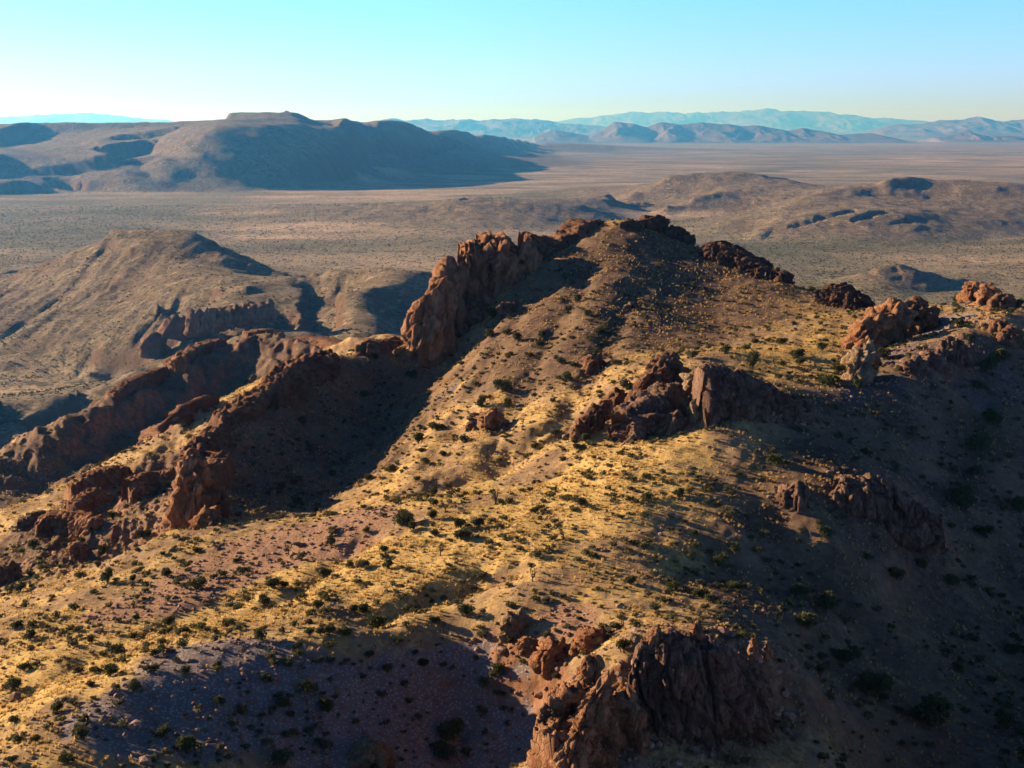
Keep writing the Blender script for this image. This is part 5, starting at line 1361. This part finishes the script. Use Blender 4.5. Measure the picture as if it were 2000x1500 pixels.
def mask_at(M, x, y):
    fu = np.clip(np.interp(x / y, us, np.arange(NU)), 0, NU - 1).astype(int)
    fv = np.clip((np.log(y) - V0) / (V1 - V0) * (NV - 1), 0, NV - 1).astype(int)
    return M[fv, fu]
def field(n, ymin, ymax, power):
    """random ground points, denser near the camera (power 2 = even per square metre)"""
    r = rs.rand(n)
    y = (ymin ** power + r * (ymax ** power - ymin ** power)) ** (1 / power)
    x = (rs.rand(n) - 0.5) * 0.98 * y
    return x, y
x, y = field(300000, 95, 420, 1.1)
rockv = mask_at(rock, x, y); gold_v = mask_at(gold, x, y); pk = mask_at(pink, x, y); pl = mask_at(pale, x, y)
clump = fbm(x / 3.5, y / 3.5, 3, 91)
bare = smooth(fbm(x / 16 + 3 * noise2(x / 30, y / 30, 5), y / 11, 3, 92), -0.12, 0.12)      # runoff lines and bare ground between the stands
keep = rs.rand(len(x)) < np.clip(0.12 + 0.75 * gold_v + 0.6 * clump, 0.02, 1) * (0.35 + 0.75 * bare) * (1 - rockv) * (1 - 0.75 * pk) * (1 - 0.93 * np.clip(pl * 1.4, 0, 1))
x, y = x[keep], y[keep]
z = ground(x, y)
scatter('dry_grass', 'dry golden bunch grass covering the near slopes', [grass_proto(k) for k in range(4)], np.stack([x, y, z - 0.03], -1), (0.18 + 0.42 * rs.rand(len(x)) ** 2) * (0.8 + 0.0016 * y))
x, y = field(27000, 95, 470, 1.25)
clump = fbm(x / 14, y / 14, 3, 93)
keep = (rs.rand(len(x)) < np.clip(0.42 + 1.3 * clump, 0.03, 1) * (1 - 0.85 * mask_at(rock, x, y)) * (1 - 0.45 * mask_at(pink, x, y)) + 0.12 * mask_at(pale, x, y))
x, y = x[keep], y[keep]; z = ground(x, y)
half = rs.rand(len(x)) < 0.55
s_ = 0.45 + 1.0 * rs.rand(len(x)) ** 2.2
scatter('sage_scrub', 'low grey green scrub dotted over the near slopes', [shrub_proto(310 + k, M_SAGE) for k in range(3)], np.stack([x, y, z - 0.04], -1)[half], s_[half])
scatter('green_scrub', 'low olive green scrub dotted over the near slopes', [shrub_proto(320 + k, M_GREENSHRUB) for k in range(3)], np.stack([x, y, z - 0.04], -1)[~half], s_[~half] * 1.1)
x, y = field(120000, 95, 380, 1.2)
w_ = np.clip(0.06 + 0.9 * mask_at(pink, x, y) + 0.8 * mask_at(pale, x, y) + 0.6 * mask_at(crag, x, y), 0, 1)
keep = rs.rand(len(x)) < w_
x, y = x[keep], y[keep]; z = ground(x, y)
scatter('loose_stones', 'loose stones and scree lying on the gravel slopes', [stone_proto(330 + k) for k in range(4)], np.stack([x, y, z], -1), 0.12 + 0.75 * rs.rand(len(x)) ** 5)
# fallen blocks below the outcrops
x, y = field(60000, 98, 400, 1.3)
keep = rs.rand(len(x)) < np.clip(1.3 * mask_at(crag, x, y) - 0.15, 0, 1) * 0.55 + 0.004
x, y = x[keep], y[keep]; z = ground(x, y)
scatter('fallen_blocks', 'fallen rock blocks strewn round the foot of the outcrops', [stone_proto(350 + k) for k in range(5)], np.stack([x, y, z - 0.05], -1), 0.3 + 1.5 * rs.rand(len(x)) ** 5)
# scrub on the valley floor and on the low hills
n = 120000
r = rs.rand(n); y = 880 * (4200 / 880) ** r; x = (rs.rand(n) - 0.5) * 0.98 * y
fu = np.clip((x / y - MU0) / (MU1 - MU0) * (MU - 1), 0, MU - 1.001); fv = np.clip((np.log(y) - MV0) / (MV1 - MV0) * (MV - 1), 0, MV - 1.001)
i = fu.astype(int); j = fv.astype(int); a = fu - i; b = fv - j
z = (mz[j, i] * (1 - a) + mz[j, i + 1] * a) * (1 - b) + (mz[j + 1, i] * (1 - a) + mz[j + 1, i + 1] * a) * b
keep = rs.rand(n) < np.clip(0.4 + 0.9 * fbm(x / 90, y / 90, 3, 95) + 0.3 * green[j, i] - 0.35 * sand[j, i] - 0.3 * hill_m[j, i], 0.08, 1)
scatter('valley_scrub', 'dark scrub speckling the valley floor and the low hills', [shrub_proto(340 + k, M_GREENSHRUB) for k in range(3)], np.stack([x, y, z - 0.1], -1)[keep], (0.9 + 2.0 * rs.rand(n) ** 2)[keep] * (0.75 + 0.00022 * y[keep]))
